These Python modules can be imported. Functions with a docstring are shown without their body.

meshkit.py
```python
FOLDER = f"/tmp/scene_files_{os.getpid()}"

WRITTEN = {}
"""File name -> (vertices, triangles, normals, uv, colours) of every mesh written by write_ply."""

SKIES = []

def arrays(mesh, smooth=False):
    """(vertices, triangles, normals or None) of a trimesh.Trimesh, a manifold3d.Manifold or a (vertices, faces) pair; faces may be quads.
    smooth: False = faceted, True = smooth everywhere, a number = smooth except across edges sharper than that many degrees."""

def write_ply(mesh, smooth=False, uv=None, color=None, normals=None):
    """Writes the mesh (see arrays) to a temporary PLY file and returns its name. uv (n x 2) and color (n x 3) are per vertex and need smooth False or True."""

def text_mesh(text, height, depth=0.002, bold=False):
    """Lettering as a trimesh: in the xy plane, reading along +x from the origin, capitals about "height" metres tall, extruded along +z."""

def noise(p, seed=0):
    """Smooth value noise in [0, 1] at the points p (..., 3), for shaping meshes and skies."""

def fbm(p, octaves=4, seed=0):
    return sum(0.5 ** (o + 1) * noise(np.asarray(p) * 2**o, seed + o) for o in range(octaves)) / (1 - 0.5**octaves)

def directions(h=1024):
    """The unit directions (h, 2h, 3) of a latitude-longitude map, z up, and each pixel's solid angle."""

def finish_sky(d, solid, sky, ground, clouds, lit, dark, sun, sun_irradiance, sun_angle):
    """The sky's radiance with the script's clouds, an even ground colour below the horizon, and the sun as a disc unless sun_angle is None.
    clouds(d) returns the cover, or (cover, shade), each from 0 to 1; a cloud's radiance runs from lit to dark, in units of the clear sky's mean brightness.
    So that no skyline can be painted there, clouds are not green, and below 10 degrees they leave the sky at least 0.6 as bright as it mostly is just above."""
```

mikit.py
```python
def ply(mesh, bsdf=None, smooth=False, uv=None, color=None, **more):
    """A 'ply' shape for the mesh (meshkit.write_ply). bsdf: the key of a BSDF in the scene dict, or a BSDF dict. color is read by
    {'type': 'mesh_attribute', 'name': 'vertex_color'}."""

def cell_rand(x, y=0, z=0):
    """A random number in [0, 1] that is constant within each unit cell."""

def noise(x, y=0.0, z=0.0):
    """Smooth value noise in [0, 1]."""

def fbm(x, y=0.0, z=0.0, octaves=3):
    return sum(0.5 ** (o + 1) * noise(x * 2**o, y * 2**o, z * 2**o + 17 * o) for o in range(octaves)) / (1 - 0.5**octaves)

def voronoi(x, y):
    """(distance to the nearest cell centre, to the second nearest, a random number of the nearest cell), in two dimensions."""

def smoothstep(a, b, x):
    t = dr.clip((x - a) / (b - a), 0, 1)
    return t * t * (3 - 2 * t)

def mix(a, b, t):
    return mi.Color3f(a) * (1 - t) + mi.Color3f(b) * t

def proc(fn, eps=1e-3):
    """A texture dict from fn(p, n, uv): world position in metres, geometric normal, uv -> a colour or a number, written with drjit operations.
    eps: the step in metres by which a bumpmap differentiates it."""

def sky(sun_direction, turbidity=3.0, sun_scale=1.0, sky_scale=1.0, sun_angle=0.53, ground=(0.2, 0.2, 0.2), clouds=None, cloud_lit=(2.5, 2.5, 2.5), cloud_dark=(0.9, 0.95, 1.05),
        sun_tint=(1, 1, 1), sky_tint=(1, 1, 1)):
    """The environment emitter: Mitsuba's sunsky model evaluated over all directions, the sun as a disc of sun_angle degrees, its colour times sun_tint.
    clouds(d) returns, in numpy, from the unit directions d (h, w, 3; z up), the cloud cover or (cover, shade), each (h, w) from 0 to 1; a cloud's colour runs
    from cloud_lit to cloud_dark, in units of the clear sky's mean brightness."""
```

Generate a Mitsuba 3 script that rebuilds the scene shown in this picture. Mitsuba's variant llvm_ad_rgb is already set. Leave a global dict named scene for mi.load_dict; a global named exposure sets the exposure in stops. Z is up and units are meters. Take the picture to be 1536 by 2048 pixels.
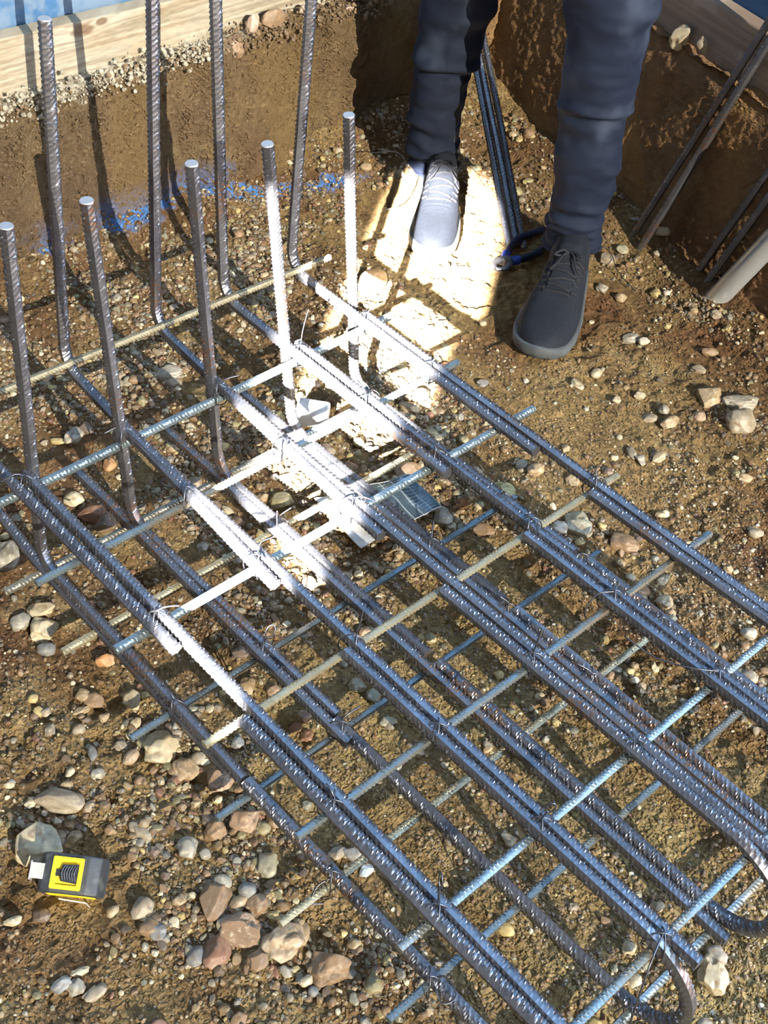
import math, random
import numpy as np, trimesh, manifold3d as m3
import drjit as dr
import mitsuba as mi
import mikit, meshkit
from mikit import noise, fbm, smoothstep, mix, proc

scene, labels = {}, {}
exposure = 0.0
SUN_SCALE, SKY_SCALE, REFL_E = 190.0, 3.6, 8.2
T = mi.ScalarTransform4f

# ---------------------------------------------------------------- camera, sky, sun
# world frame: x runs along the long bars of the cage, y along its cross bars, z up, metres
CAM = np.array([1.0652, -0.7843, 1.2620])
RGT, DWN, FWD = [np.array(v) for v in ([0.66966, 0.738354, 0.079923], [0.563677, -0.435244, -0.702019], [-0.483553, 0.515165, -0.707659])]
FOCAL = 2475.68            # pixels, for a frame 1536 wide
scene['camera'] = {'type': 'perspective', 'fov': math.degrees(2 * math.atan(768 / FOCAL)), 'fov_axis': 'x', 'near_clip': 0.02, 'far_clip': 200.0,
                   'to_world': T().look_at(origin=CAM.tolist(), target=(CAM + FWD).tolist(), up=(-DWN).tolist())}
SUN = np.array([1.09, -1.60, 1.0]); SUN /= np.linalg.norm(SUN)
REFL = np.array([1.89, -0.44, 1.0]); REFL /= np.linalg.norm(REFL)
def clouds(d):
    n = meshkit.fbm(d * np.array([2.2, 2.2, 5.0]) + 3.1, 5, 4)
    return np.clip((n - 0.36) * 3.2, 0, 1), np.clip((n - 0.55) * 1.5, 0, 1)
scene['sky'] = mikit.sky(SUN.tolist(), turbidity=3.0, sun_scale=SUN_SCALE, sky_scale=SKY_SCALE, clouds=clouds, cloud_lit=(1.95, 1.88, 1.78), cloud_dark=(0.95, 0.95, 0.98), sun_tint=(.80, 1.0, 1.5), ground=(0.18, 0.14, 0.1))
# the same sun thrown back by the window panes of the house behind the photographer
scene['sun_in_windows'] = {'type': 'directional', 'direction': (-REFL).tolist(), 'irradiance': {'type': 'rgb', 'value': [REFL_E * 1.0, REFL_E * 0.93, REFL_E * 0.78]}}

# ---------------------------------------------------------------- helpers
def numbered(name):
    if name not in scene and name not in labels and not any(k.startswith(name + '__') for k in scene):
        return name
    n = 1
    while f'{name}_{n:03d}' in scene or f'{name}_{n:03d}' in labels:
        n += 1
    return f'{name}_{n:03d}'
USED = {}
def fresh(name):
    n = USED.get(name, 0); USED[name] = n + 1
    return name if n == 0 else f'{name}_{n:03d}'
def tag(key, label=None, cat=None, group=None, kind=None):
    d = {k: v for k, v in (('label', label), ('category', cat), ('group', group), ('kind', kind)) if v}
    if d: labels[key] = d
    return key
def thing(name, label, cat, group=None):
    return tag(fresh(name), label, cat, group)
def put(name, mesh, bsdf, parent=None, smooth=False, color=None, uv=None, **more):
    key = fresh(parent + '__' + name if parent else name)
    scene[key] = mikit.ply(mesh, bsdf, smooth=smooth, color=color, uv=uv, **more)
    return key
cat = trimesh.util.concatenate
def unit(v):
    v = np.asarray(v, float); return v / np.linalg.norm(v)
def grid_faces(n, m, wrap=False):
    i, j = np.meshgrid(np.arange(n - 1), np.arange(m if wrap else m - 1), indexing='ij')
    a, b = i * m + j, i * m + (j + 1) % m
    return np.stack([a, b, b + m, a + m], -1).reshape(-1, 4)
def quads(v, f):
    f = np.vstack([f[:, [0, 1, 2]], f[:, [0, 2, 3]]])
    return trimesh.Trimesh(np.asarray(v).reshape(-1, 3), f, process=False)
def sweep(path, radius, sides=8, roll=0.0, profile=None, closed_ends=True):
    """A tube along a polyline, frames carried along in parallel; profile(angle grid, arclength grid) adds to the radius."""
    p = np.asarray(path, float); n = len(p)
    t = np.gradient(p, axis=0); t /= np.linalg.norm(t, axis=1, keepdims=True)
    a = np.zeros_like(p); r0 = np.array([0, 0, 1.0]) if abs(t[0, 2]) < .8 else np.array([1.0, 0, 0])
    a[0] = unit(r0 - t[0] * (r0 @ t[0]))
    for i in range(1, n):
        w = a[i - 1] - t[i] * (a[i - 1] @ t[i]); a[i] = w / np.linalg.norm(w)
    b = np.cross(t, a)
    ang = np.arange(sides) * 2 * np.pi / sides + roll
    s = np.concatenate([[0], np.cumsum(np.linalg.norm(np.diff(p, axis=0), axis=1))])
    R = np.broadcast_to(np.asarray(radius, float).reshape(-1, 1), (n, sides)).copy()
    if profile is not None:
        R += profile(ang[None, :] - roll, s[:, None])
    v = p[:, None] + R[..., None] * (np.cos(ang)[None, :, None] * a[:, None] + np.sin(ang)[None, :, None] * b[:, None])
    f = grid_faces(n, sides, True)
    tri = np.vstack([f[:, [0, 1, 2]], f[:, [0, 2, 3]]])
    v = v.reshape(-1, 3)
    if closed_ends:
        k = len(v); v = np.vstack([v, p[:1], p[-1:]]); j = np.arange(sides); l = (n - 1) * sides
        tri = np.vstack([tri, np.stack([j, j * 0 + k, (j + 1) % sides], 1)[:, [0, 2, 1]][:, ::-1], np.stack([l + j, l + (j + 1) % sides, j * 0 + k + 1], 1)])
    m = trimesh.Trimesh(v, tri, process=False)
    if m.volume < 0: m.invert()
    return m
def fillet(points, rad, step):
    """A polyline with rounded corners, sampled every step metres."""
    P = [np.asarray(q, float) for q in points]; out = [P[0]]
    for k in range(1, len(P) - 1):
        d0, d1 = unit(P[k] - P[k - 1]), unit(P[k + 1] - P[k]); th = math.acos(np.clip(d0 @ d1, -1, 1))
        if th < 1e-3: out.append(P[k]); continue
        L = rad * math.tan(th / 2); s0 = P[k] - d0 * L; nrm = unit(d1 - d0 * (d0 @ d1)); c = s0 + nrm * rad
        m = max(6, int(th * rad / step) + 1)
        out += [c - nrm * rad * math.cos(q) + d0 * rad * math.sin(q) for q in np.linspace(0, th, m)]
    out.append(P[-1]); out = np.array(out)
    s = np.concatenate([[0], np.cumsum(np.linalg.norm(np.diff(out, axis=0), axis=1))])
    q = np.linspace(0, s[-1], max(2, int(s[-1] / step)))
    return np.stack([np.interp(q, s, out[:, k]) for k in range(3)], 1)
def curve(points, step=0.004):
    """A smooth curve through the points (Catmull-Rom)."""
    P = np.asarray(points, float); P = np.vstack([2 * P[0] - P[1], P, 2 * P[-1] - P[-2]]); out = []
    for k in range(1, len(P) - 2):
        n = max(3, int(np.linalg.norm(P[k + 1] - P[k]) / step))
        t = np.linspace(0, 1, n, endpoint=False)[:, None]
        a, b, c, d = P[k - 1], P[k], P[k + 1], P[k + 2]
        out.append(0.5 * (2 * b + (c - a) * t + (2 * a - 5 * b + 4 * c - d) * t**2 + (3 * b - a - 3 * c + d) * t**3))
    return np.vstack(out + [P[-2:-1]])
def rounded_box(size, r, seg=10):
    x, y, z = (np.array(size) / 2 - r)
    s = [m3.Manifold.sphere(r, seg * 4).translate((i * x, j * y, k * z)) for i in (-1, 1) for j in (-1, 1) for k in (-1, 1)]
    m = m3.Manifold.batch_hull(s).to_mesh()
    return trimesh.Trimesh(m.vert_properties[:, :3], m.tri_verts, process=False)
def ccw(poly):
    from shapely.geometry.polygon import orient
    return np.array(orient(poly, 1.0).exterior.coords)[:-1]
def from_m3(m):
    m = m.to_mesh(); return trimesh.Trimesh(m.vert_properties[:, :3], m.tri_verts, process=False)
def frame(mesh, origin, X, Y, Z):
    m = mesh.copy(); M = np.eye(4); M[:3, 0], M[:3, 1], M[:3, 2], M[:3, 3] = X, Y, Z, origin
    m.apply_transform(M); return m
def mfbm(p, scale, oct=4, seed=0): return meshkit.fbm(np.asarray(p, float) * scale, oct, seed)

# ---------------------------------------------------------------- materials
def principled(key, color, rough=.6, metal=0., spec=.5, two=True, **more):
    c = {'type': 'rgb', 'value': list(color)} if isinstance(color, (tuple, list)) else color
    b = {'type': 'principled', 'base_color': c, 'roughness': rough, 'metallic': metal, 'specular': spec, **more}
    scene[key] = {'type': 'twosided', 'bsdf': b} if two else b
    return key
PAINT_AMT = [.9, .75, .35, .95, 1.15, .8, .5, 1.1, .7, .6, .2]
PAINT = [(.067, -.735), (.121, -.70), (.215, -.712), (.27, -.692), (.326, -.70), (.384, -.71), (.443, -.71), (.503, -.69), (.564, -.64), (.668, -.60), (.80, -.555)]
def soil_color(p, n, uv):
    x, y, z = p.x, p.y, p.z
    big = fbm(x * 3.1, y * 3.1, z * 3.1, 3); mid = fbm(x * 17 + 5, y * 17, z * 17, 3); fine = fbm(x * 140, y * 140, z * 140, 3); grit = noise(x * 520, y * 520, z * 520)
    c = mix((.115, .066, .030), (.215, .148, .066), smoothstep(.32, .66, big * .55 + mid * .45))
    c = mix(c, (.10, .045, .020), smoothstep(.54, .72, fbm(x * 5 + 11, y * 5 + 3, z * 5, 3)) * .75)
    c = mix(c, (.27, .21, .11), smoothstep(.62, .8, mid) * .5)
    c = mix(c, (.25, .19, .085), smoothstep(.2, .4, x) * smoothstep(-.30, -.2, y) * smoothstep(.30, .2, y) * (.35 + .5 * mid))
    c = c * (.30 + 1.0 * fine) * mi.Color3f(1.03, .98, .90)
    c = mix(c, (.34, .28, .18), smoothstep(.80, .93, grit) * .5)
    c = mix(c, (.07, .04, .02), smoothstep(.24, .08, grit) * .55)
    # sprayed blue setting-out line, wandering along the foot of the left wall
    xc = mi.Float(0); on = mi.Float(0)
    for (ya, xa), (yb, xb) in zip(PAINT[:-1], PAINT[1:]):
        t = (y - ya) / (yb - ya); i = (t >= 0) & (t < 1)
        xc = dr.select(i, xa + (xb - xa) * t, xc); on = dr.select(i, 1.0, on)
    blot = fbm(x * 38 + 3, y * 38, z * 38, 3); thick = fbm(y * 9.0, 2.7, 0.0, 2)
    amt = mi.Float(0)
    for (ya, xa), (yb, xb), a0, a1 in zip(PAINT[:-1], PAINT[1:], PAINT_AMT[:-1], PAINT_AMT[1:]):
        t = (y - ya) / (yb - ya); amt = dr.select((t >= 0) & (t < 1), a0 + (a1 - a0) * t, amt)
    r = dr.abs(x - xc) - .034 * amt
    m = on * smoothstep(.012, -.012, r + (blot - .5) * .05) * smoothstep(.06, .0, dr.abs(z + .035) - .012) * smoothstep(.25, .45, noise(x * 150, y * 150, z * 150))
    m = m * smoothstep(.05, .5, amt)
    return mix(c, mix((.05, .14, .36), (.09, .24, .55), fine), m * .9)
def soil_bump(p, n, uv):
    c1 = noise(p.x * 210, p.y * 210, p.z * 210); c2 = noise(p.x * 470 + 7, p.y * 470, p.z * 470)
    return dr.maximum(smoothstep(.35, .8, c1), .62 * smoothstep(.3, .75, c2)) + .4 * fbm(p.x * 120, p.y * 120, p.z * 120, 2)
scene['soil'] = {'type': 'twosided', 'bsdf': {'type': 'bumpmap', 'scale': 0.0075, 'arbitrary': proc(soil_bump, 6e-4),
                 'bsdf': {'type': 'principled', 'base_color': proc(soil_color), 'roughness': .85, 'specular': .25}}}
def wall_color(p, n, uv):
    c = soil_color(p, n, uv)
    x, y, z = p.x, p.y, p.z
    streak = fbm(y * 20 + x * 20, z * 2.2, 1.0, 3)
    c = mix(c * 1.25, (.115, .076, .042), .6) * (.46 + .48 * streak)
    c = mix(c, (.14, .09, .034), smoothstep(.56, .7, fbm(y * 6, z * 3 + x * 6, 9.0, 2)) * .5)
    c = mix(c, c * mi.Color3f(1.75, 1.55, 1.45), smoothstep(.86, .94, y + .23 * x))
    chalk = smoothstep(.222, .238, z + .06 * (fbm(y * 22, x * 22, z * 30, 3) - .5)) * smoothstep(.72, .5, y)
    c = mix(c, mix((.17, .14, .10), (.44, .40, .31), smoothstep(.35, .6, fbm(y * 60, x * 60, z * 60, 3))), chalk)
    return c
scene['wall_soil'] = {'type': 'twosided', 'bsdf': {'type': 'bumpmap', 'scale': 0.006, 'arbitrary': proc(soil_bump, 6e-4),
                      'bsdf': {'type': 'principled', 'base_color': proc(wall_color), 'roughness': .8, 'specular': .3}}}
scene['stone'] = {'type': 'twosided', 'bsdf': {'type': 'principled', 'base_color': {'type': 'mesh_attribute', 'name': 'vertex_color'}, 'roughness': .55, 'specular': .4}}
def steel_color(p, n, uv):
    a = fbm(p.x * 30, p.y * 30, p.z * 30, 3); b = fbm(p.x * 9 + 4, p.y * 9, p.z * 9, 2); g = noise(p.x * 260, p.y * 260, p.z * 260)
    c = mix((.098, .097, .106), (.19, .186, .200), a)
    return mix(c, (.22, .11, .05), smoothstep(.60, .72, b) * smoothstep(.45, .7, g) * .75)
def cross_color(p, n, uv):
    a = fbm(p.x * 40, p.y * 40, p.z * 40, 3); b = fbm(p.x * 6 + 4, p.y * 6, p.z * 6, 2)
    c = mix((.12, .15, .165), (.23, .28, .30), a)
    return mix(c, (.25, .19, .11), smoothstep(.52, .68, b) * .65)
scene['bar_steel'] = {'type': 'principled', 'base_color': proc(steel_color), 'roughness': .38, 'metallic': .8, 'specular': .5}
scene['cross_steel'] = {'type': 'principled', 'base_color': proc(cross_color), 'roughness': .42, 'metallic': .7, 'specular': .5}
scene['cross_rusty'] = {'type': 'principled', 'base_color': proc(lambda p, n, uv: mix((.22, .19, .12), (.33, .29, .19), fbm(p.x * 40, p.y * 40, p.z * 40, 3))), 'roughness': .5, 'metallic': .5, 'specular': .5}
principled('cut_steel', (.42, .40, .38), .45, .6)
principled('wire_steel', (.10, .10, .11), .35, .85)
principled('pipe_steel', (.68, .71, .74), .27, .7)
principled('tool_steel', (.16, .15, .15), .4, .8)
def timber_color(p, n, uv):
    a = p.x + p.y; z = p.z
    w = fbm(a * 2.2, z * 9, 0.5, 3)
    kx, kz = a + .47, z - .318
    k = dr.exp(-(kx * kx / .0011 + kz * kz / .00022)); k2 = dr.exp(-(dr.square(a + .432) / .0003 + dr.square(z - .325) / .0001))
    g = fbm(a * 6, (z + .012 * k + .012 * w) * 260, 3.0, 2)
    c = mix((.25, .205, .14), (.39, .35, .27), smoothstep(.3, .65, g * .6 + w * .4))
    c = mix(c, (.30, .20, .10), smoothstep(.35, .7, fbm(a * 9, z * 30, 2.0, 2)) * .35)
    c = mix(c, (.13, .07, .035), dr.maximum(smoothstep(.5, .8, k), smoothstep(.5, .8, k2)) * .8)
    return c * (.8 + .3 * noise(a * 90, z * 400, 1.0))
principled('timber', proc(timber_color), .75, 0, .25)
def old_timber_color(p, n, uv):
    g = fbm(p.x * 5, p.z * 200, 3.0, 2); d = fbm(p.x * 12, p.z * 18, 1.0, 3)
    return mix(mix((.17, .12, .09), (.30, .23, .17), g), (.42, .36, .30), smoothstep(.6, .75, d) * .5)
principled('old_timber', proc(old_timber_color), .8, 0, .2)
def hoard_color(p, n, uv):
    a = p.x + p.y
    d = fbm(a * 14, p.z * 26, 2.0, 4); s = fbm(a * 70, p.z * 70, 5.0, 3); st = fbm(a * 50, p.z * 3, 5.0, 2)
    c = mix((.030, .095, .20), (.055, .15, .29), d)
    pale = smoothstep(.47, .68, d * .5 + s * .3 + st * .2 + .10 * smoothstep(.50, .36, p.z)) * smoothstep(.98, .5, p.y)
    return mix(c, (.19, .235, .28), pale * .6)
principled('hoarding_paint', proc(hoard_color), .55, 0, .4)
principled('plywood_back', (.20, .16, .11), .8)
def denim_color(p, n, uv):
    d = fbm(p.x * 13, p.y * 13, p.z * 13, 3); w = noise(p.x * 900, p.y * 900, p.z * 1400)
    c = mix((.0035, .006, .0145), (.008, .012, .025), d) * (.8 + .4 * w)
    dust = smoothstep(.48, .72, fbm(p.x * 18, p.y * 18, p.z * 11 + 3, 3)) * smoothstep(.17, .28, p.z) * smoothstep(-.15, .4, -n.y + .5 * n.x)
    return mix(c, (.034, .044, .066), dust * .6)
principled('denim', proc(denim_color), .8, 0, .2, sheen=.12)
def shoe_color(p, n, uv):
    return mix((.0045, .0055, .008), (.010, .012, .017), noise(p.x * 700, p.y * 700, p.z * 700)) * (.85 + .4 * fbm(p.x * 40, p.y * 40, p.z * 40, 2))
principled('shoe_knit', proc(shoe_color), .8, 0, .2)
principled('shoe_sole', proc(lambda p, n, uv: mix((.035, .042, .048), (.09, .10, .105), fbm(p.x * 60, p.y * 60, p.z * 60, 3))), .6)
principled('shoe_trim', (.014, .014, .016), .75, 0, .15)
principled('sock', (.02, .024, .04), .85)
principled('yellow_plastic', (.80, .58, .02), .38)
principled('black_rubber', proc(lambda p, n, uv: mix((.020, .022, .024), (.055, .055, .05), smoothstep(.5, .8, fbm(p.x * 90, p.y * 90, p.z * 90, 3)))), .55)
principled('black_plastic', (.018, .018, .020), .35)
principled('hook_steel', (.68, .68, .68), .35, .6)
principled('navy_grip', (.006, .009, .024), .4)
principled('blue_grip', (.012, .035, .20), .4)
principled('white_concrete', proc(lambda p, n, uv: mix((.50, .52, .52), (.74, .76, .76), fbm(p.x * 80, p.y * 80, p.z * 80, 3))), .7)
def wrapper_color(p, n, uv):
    ln = smoothstep(.40, .46, dr.abs(uv.y * 9 - dr.floor(uv.y * 9) - .5)); rung = smoothstep(.38, .46, dr.abs(uv.x * 13 - dr.floor(uv.x * 13) - .5))
    dark = mix((.05, .07, .08), (.45, .48, .48), dr.maximum(ln * .5, rung * smoothstep(.5, .6, noise(uv.x * 3, uv.y * 9, 1.0)) * .8))
    return mix((.50, .48, .45), dark, smoothstep(.50, .53, uv.y)) * (.75 + .4 * fbm(p.x * 70, p.y * 70, 1.0, 3))
principled('wrapper_film', proc(wrapper_color), .25, 0, .6)

# ---------------------------------------------------------------- the pit: floor, walls, boards, hoardings
E1, E2 = np.array([.6719, .7406]), np.array([-.6841, .7294])        # ground axes, right and away from the camera
def to_right_wall(x, y): return .225 * (np.asarray(x) + .1) + .974 * (np.asarray(y) - 1.115)     # signed distance, negative inside the pit
def bank(x, y):
    w1 = np.clip((-.60 - x) / .11, 0, 1); w2 = np.clip((to_right_wall(x, y) + .11) / .11, 0, 1)
    return .030 * w1**2 * (3 - 2 * w1) * np.clip((.75 - y) / .3, .2, 1) + .035 * w2**2 * (3 - 2 * w2) + .055 * np.clip((-.50 - x) / .2, 0, 1) ** 1.5 * np.clip((y - .60) / .2, 0, 1)
def ground_z(x, y, fine=True):
    p = np.stack([np.asarray(x, float), np.asarray(y, float), np.zeros_like(np.asarray(x, float))], -1)
    h = -.052 + .020 * (mfbm(p + 3, 6, 3, 1) - .5) + .013 * (mfbm(p, 26, 3, 2) - .5) + bank(p[..., 0], p[..., 1])
    if fine:
        rough = np.clip((mfbm(p, 4, 2, 8) - .36) * 4, .15, 1)
        h = h + rough * (.014 * (mfbm(p, 75, 3, 3) - .5)) + .0035 * (mfbm(p, 210, 2, 4) - .5)
        h = h - rough * .009 * np.clip((mfbm(p, 34, 2, 9) - .62) * 5, 0, 1)
    return h
def axis(a, b, step, far=3.0):
    out = np.arange(a, b + step / 2, step)
    return np.concatenate([[a - far, a - 1.2, a - .5, a - .25, a - .12, a - .05], out, [b + .05, b + .12, b + .25, b + .5, b + 1.2, b + far]])
gu, gv = axis(-.56, 1.06, .005), axis(-.92, 1.36, .0046)
U, V = np.meshgrid(gu, gv, indexing='ij')
GX, GY = U * E1[0] + V * E2[0], U * E1[1] + V * E2[1]
tag(put('floor', quads(np.stack([GX, GY, ground_z(GX, GY)], -1), grid_faces(*U.shape)[:, ::-1] if False else grid_faces(*U.shape)), 'soil', smooth=True), kind='structure')

def earth_wall(key, along, base, top, ledge, to_xyz, seed, slope=0.0, amp=1.0):
    """Dug face: a relief over (distance along, height), then a ledge going back at the top."""
    zt = np.concatenate([np.arange(-.16, top, .005), np.full(6, top)]); back = np.concatenate([np.zeros(len(zt) - 6), np.linspace(.006, ledge, 6)])
    A, Z = np.meshgrid(along, zt, indexing='ij'); B = np.broadcast_to(back, A.shape)
    p = np.stack([A, Z, np.zeros_like(A)], -1)
    g = amp * .022 * (mfbm(p * [1, .30, 1], 9, 3, seed) - .5) * 2 + max(amp, .2) * .011 * (mfbm(p * [1, .6, 1], 40, 4, seed + 5) - .5) * 2 + min(1, amp + .3) * .007 * (mfbm(p, 130, 3, seed + 9) - .5) * 2
    g += amp * .016 * np.clip((mfbm(p * [1, .7, 1], 15, 2, seed + 3) - .55) * 6, 0, 1)
    edge = np.clip((Z - top + .05) / .05, 0, 1)
    g -= .018 * edge**2
    z2 = Z + np.where(B > 0, .012 * (mfbm(p + B[..., None], 45, 3, seed + 2) - .5) * 2, 0) + .015 * (mfbm(p * [1, 0, 1], 7, 2, seed + 7) - .5) * edge
    return put(key, quads(to_xyz(A, base + slope * Z + B - np.where(B > 0, 0, g), z2), grid_faces(*A.shape)), 'wall_soil', smooth=True)
ya = np.concatenate([np.arange(-2.6, -.4, .06), np.arange(-.4, 1.34, .005)])
tag(earth_wall('wall_left', ya, .695, .244, .10, lambda a, d, z: np.stack([-d, a, z], -1), 21, .03, .8), kind='structure')
xa = np.concatenate([np.arange(-.75, .62, .005), np.arange(.62, 2.6, .06)])
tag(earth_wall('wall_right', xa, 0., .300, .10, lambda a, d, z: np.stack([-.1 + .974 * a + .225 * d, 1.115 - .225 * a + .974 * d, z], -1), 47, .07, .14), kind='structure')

def board(key, size, centre, bsdf, yaw=0., roll=0.):
    m = rounded_box(size, .004, 4)
    m.apply_transform(trimesh.transformations.rotation_matrix(roll, [1, 0, 0])); m.apply_transform(trimesh.transformations.rotation_matrix(yaw, [0, 0, 1])); m.apply_translation(centre)
    return put(key, m, bsdf, smooth=30)
tag(board('timber_board', (.035, 3.4, .125), (-.752, -.54, .300), 'timber', roll=-.035), 'pale knotty timber board lying along the top of the left earth wall', 'board')
RY = -math.atan2(.225, .974); on_right = lambda a, d, z: (-.1 + .974 * a + .225 * d, 1.115 - .225 * a + .974 * d, z)
tag(board('timber_board', (3.0, .035, .100), on_right(.98, .064, .346), 'old_timber', RY), 'weathered brown timber board along the top of the right earth wall', 'board')
tag(board('hoarding_panel', (.02, 4.2, 2.1), (-.785, -.92, 1.28), 'hoarding_paint'), 'scuffed pale blue painted hoarding above the pale timber board', 'hoarding')
tag(board('hoarding_panel', (3.6, .02, 2.1), on_right(1.25, .094, 1.38), 'hoarding_paint', RY), 'deep blue painted hoarding above the weathered board on the right', 'hoarding')

# the boarding behind the photographer that keeps the sun off the pit, and the gap in it that lets one shaft through
def rear_wall(D=2.4):
    from shapely.geometry import Polygon
    k = SUN[2] / math.hypot(SUN[0], SUN[1]); a = unit([SUN[0], SUN[1], 0]); s = np.array([-a[1], a[0], 0])
    gap = [(.035, .0), (.10, -.085), (.19, -.125), (.192, .02), (.245, .075), (.25, .20), (.285, .26), (.280, .40), (.25, .47), (.20, .51), (.12, .515), (.035, .485)]
    gap = [(q, w + k * D) for q, w in gap]
    sheet = Polygon([(-1.9, -.3), (1.35, -.3), (1.35, 3.4), (-1.9, 3.4)], [gap])
    m = trimesh.creation.extrude_polygon(sheet, .02, engine='earcut')
    return frame(m, a * D, s, [0, 0, 1], np.cross(s, [0, 0, 1]))
tag(put('wall_rear', rear_wall(), 'plywood_back'), kind='structure')

# ---------------------------------------------------------------- the reinforcement cage
HZ, RB, RC = .1612, .0080, .0050
TX = [0., .141, .280, .444, .590, .742, .900]
BX = [-.004, .128, .291, .444, .591, .745, .905]
TY = [-.296, -.150, .002, .147, .272]
BY = [-.294, -.156, -.002, .143, .290]
def ribs(r, pitch, h, lean):
    def f(th, s):
        side = np.where(np.sin(th) >= 0, 1.0, -1.0); u = np.arcsin(np.clip(np.cos(th), -1, 1))          # -pi/2..pi/2 across each half
        ph = (s + side * 0.25 * pitch + lean * r * u) / pitch
        pulse = np.clip(np.cos(2 * np.pi * ph), 0, 1) ** 1.5
        cres = np.clip(np.abs(np.sin(th)) * 1.25 - .12, 0, 1) ** .6
        long_rib = np.exp(-(np.sin(th) / .20) ** 2)
        return h * (pulse * cres + 1.0 * long_rib) - .40 * h
    return f
rng = np.random.default_rng(5)
def bar(name, pts, bend, parent, label=None, r=RB, bsdf='bar_steel', wob=.0007):
    big = r > .0065
    path = fillet(pts, bend, .0016 if big else .00125)
    path = path + wob * 2 * (np.stack([mfbm(path + rng.uniform(0, 90, 3), 4, 2, k) for k in range(3)], -1) - .5)
    t0 = path[1] - path[0]; turn = rng.uniform(.45, 1.15) * (-1 if t0[0] < -1e-6 or t0[2] > abs(t0[0]) else 1)
    m = sweep(path, r, 14 if big else 12, turn, ribs(r, .0070 if big else .0052, r * (.225 if big else .30), .9))
    key = put(name, m, bsdf, parent, smooth=38)
    if label: labels[key] = {'label': label}
    if 'starter' in name:
        d = unit(path[-1] - path[-2]); x = unit(np.cross(d, [1., .2, 0])); o = m3.Manifold.cylinder(.0012, r * 1.02, r * .93, 28)
        put('cut_end', frame(from_m3(o), path[-1] - d * .0002, x, np.cross(d, x), d), 'cut_steel', key, smooth=30)
    return key
cage = thing('rebar_cage', 'two-layer cage of dark ribbed steel reinforcing bars tied with wire over the pit floor', 'rebar cage')
TPOST = [(-.345, .70), (-.112, .640), (.043, .86), (.120, .92), (.296, .92)]
BPOST = [(-.270, .511), (-.176, .514), (-.030, .508), (.090, .492), (.248, .472)]
OFF = .0162
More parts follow.
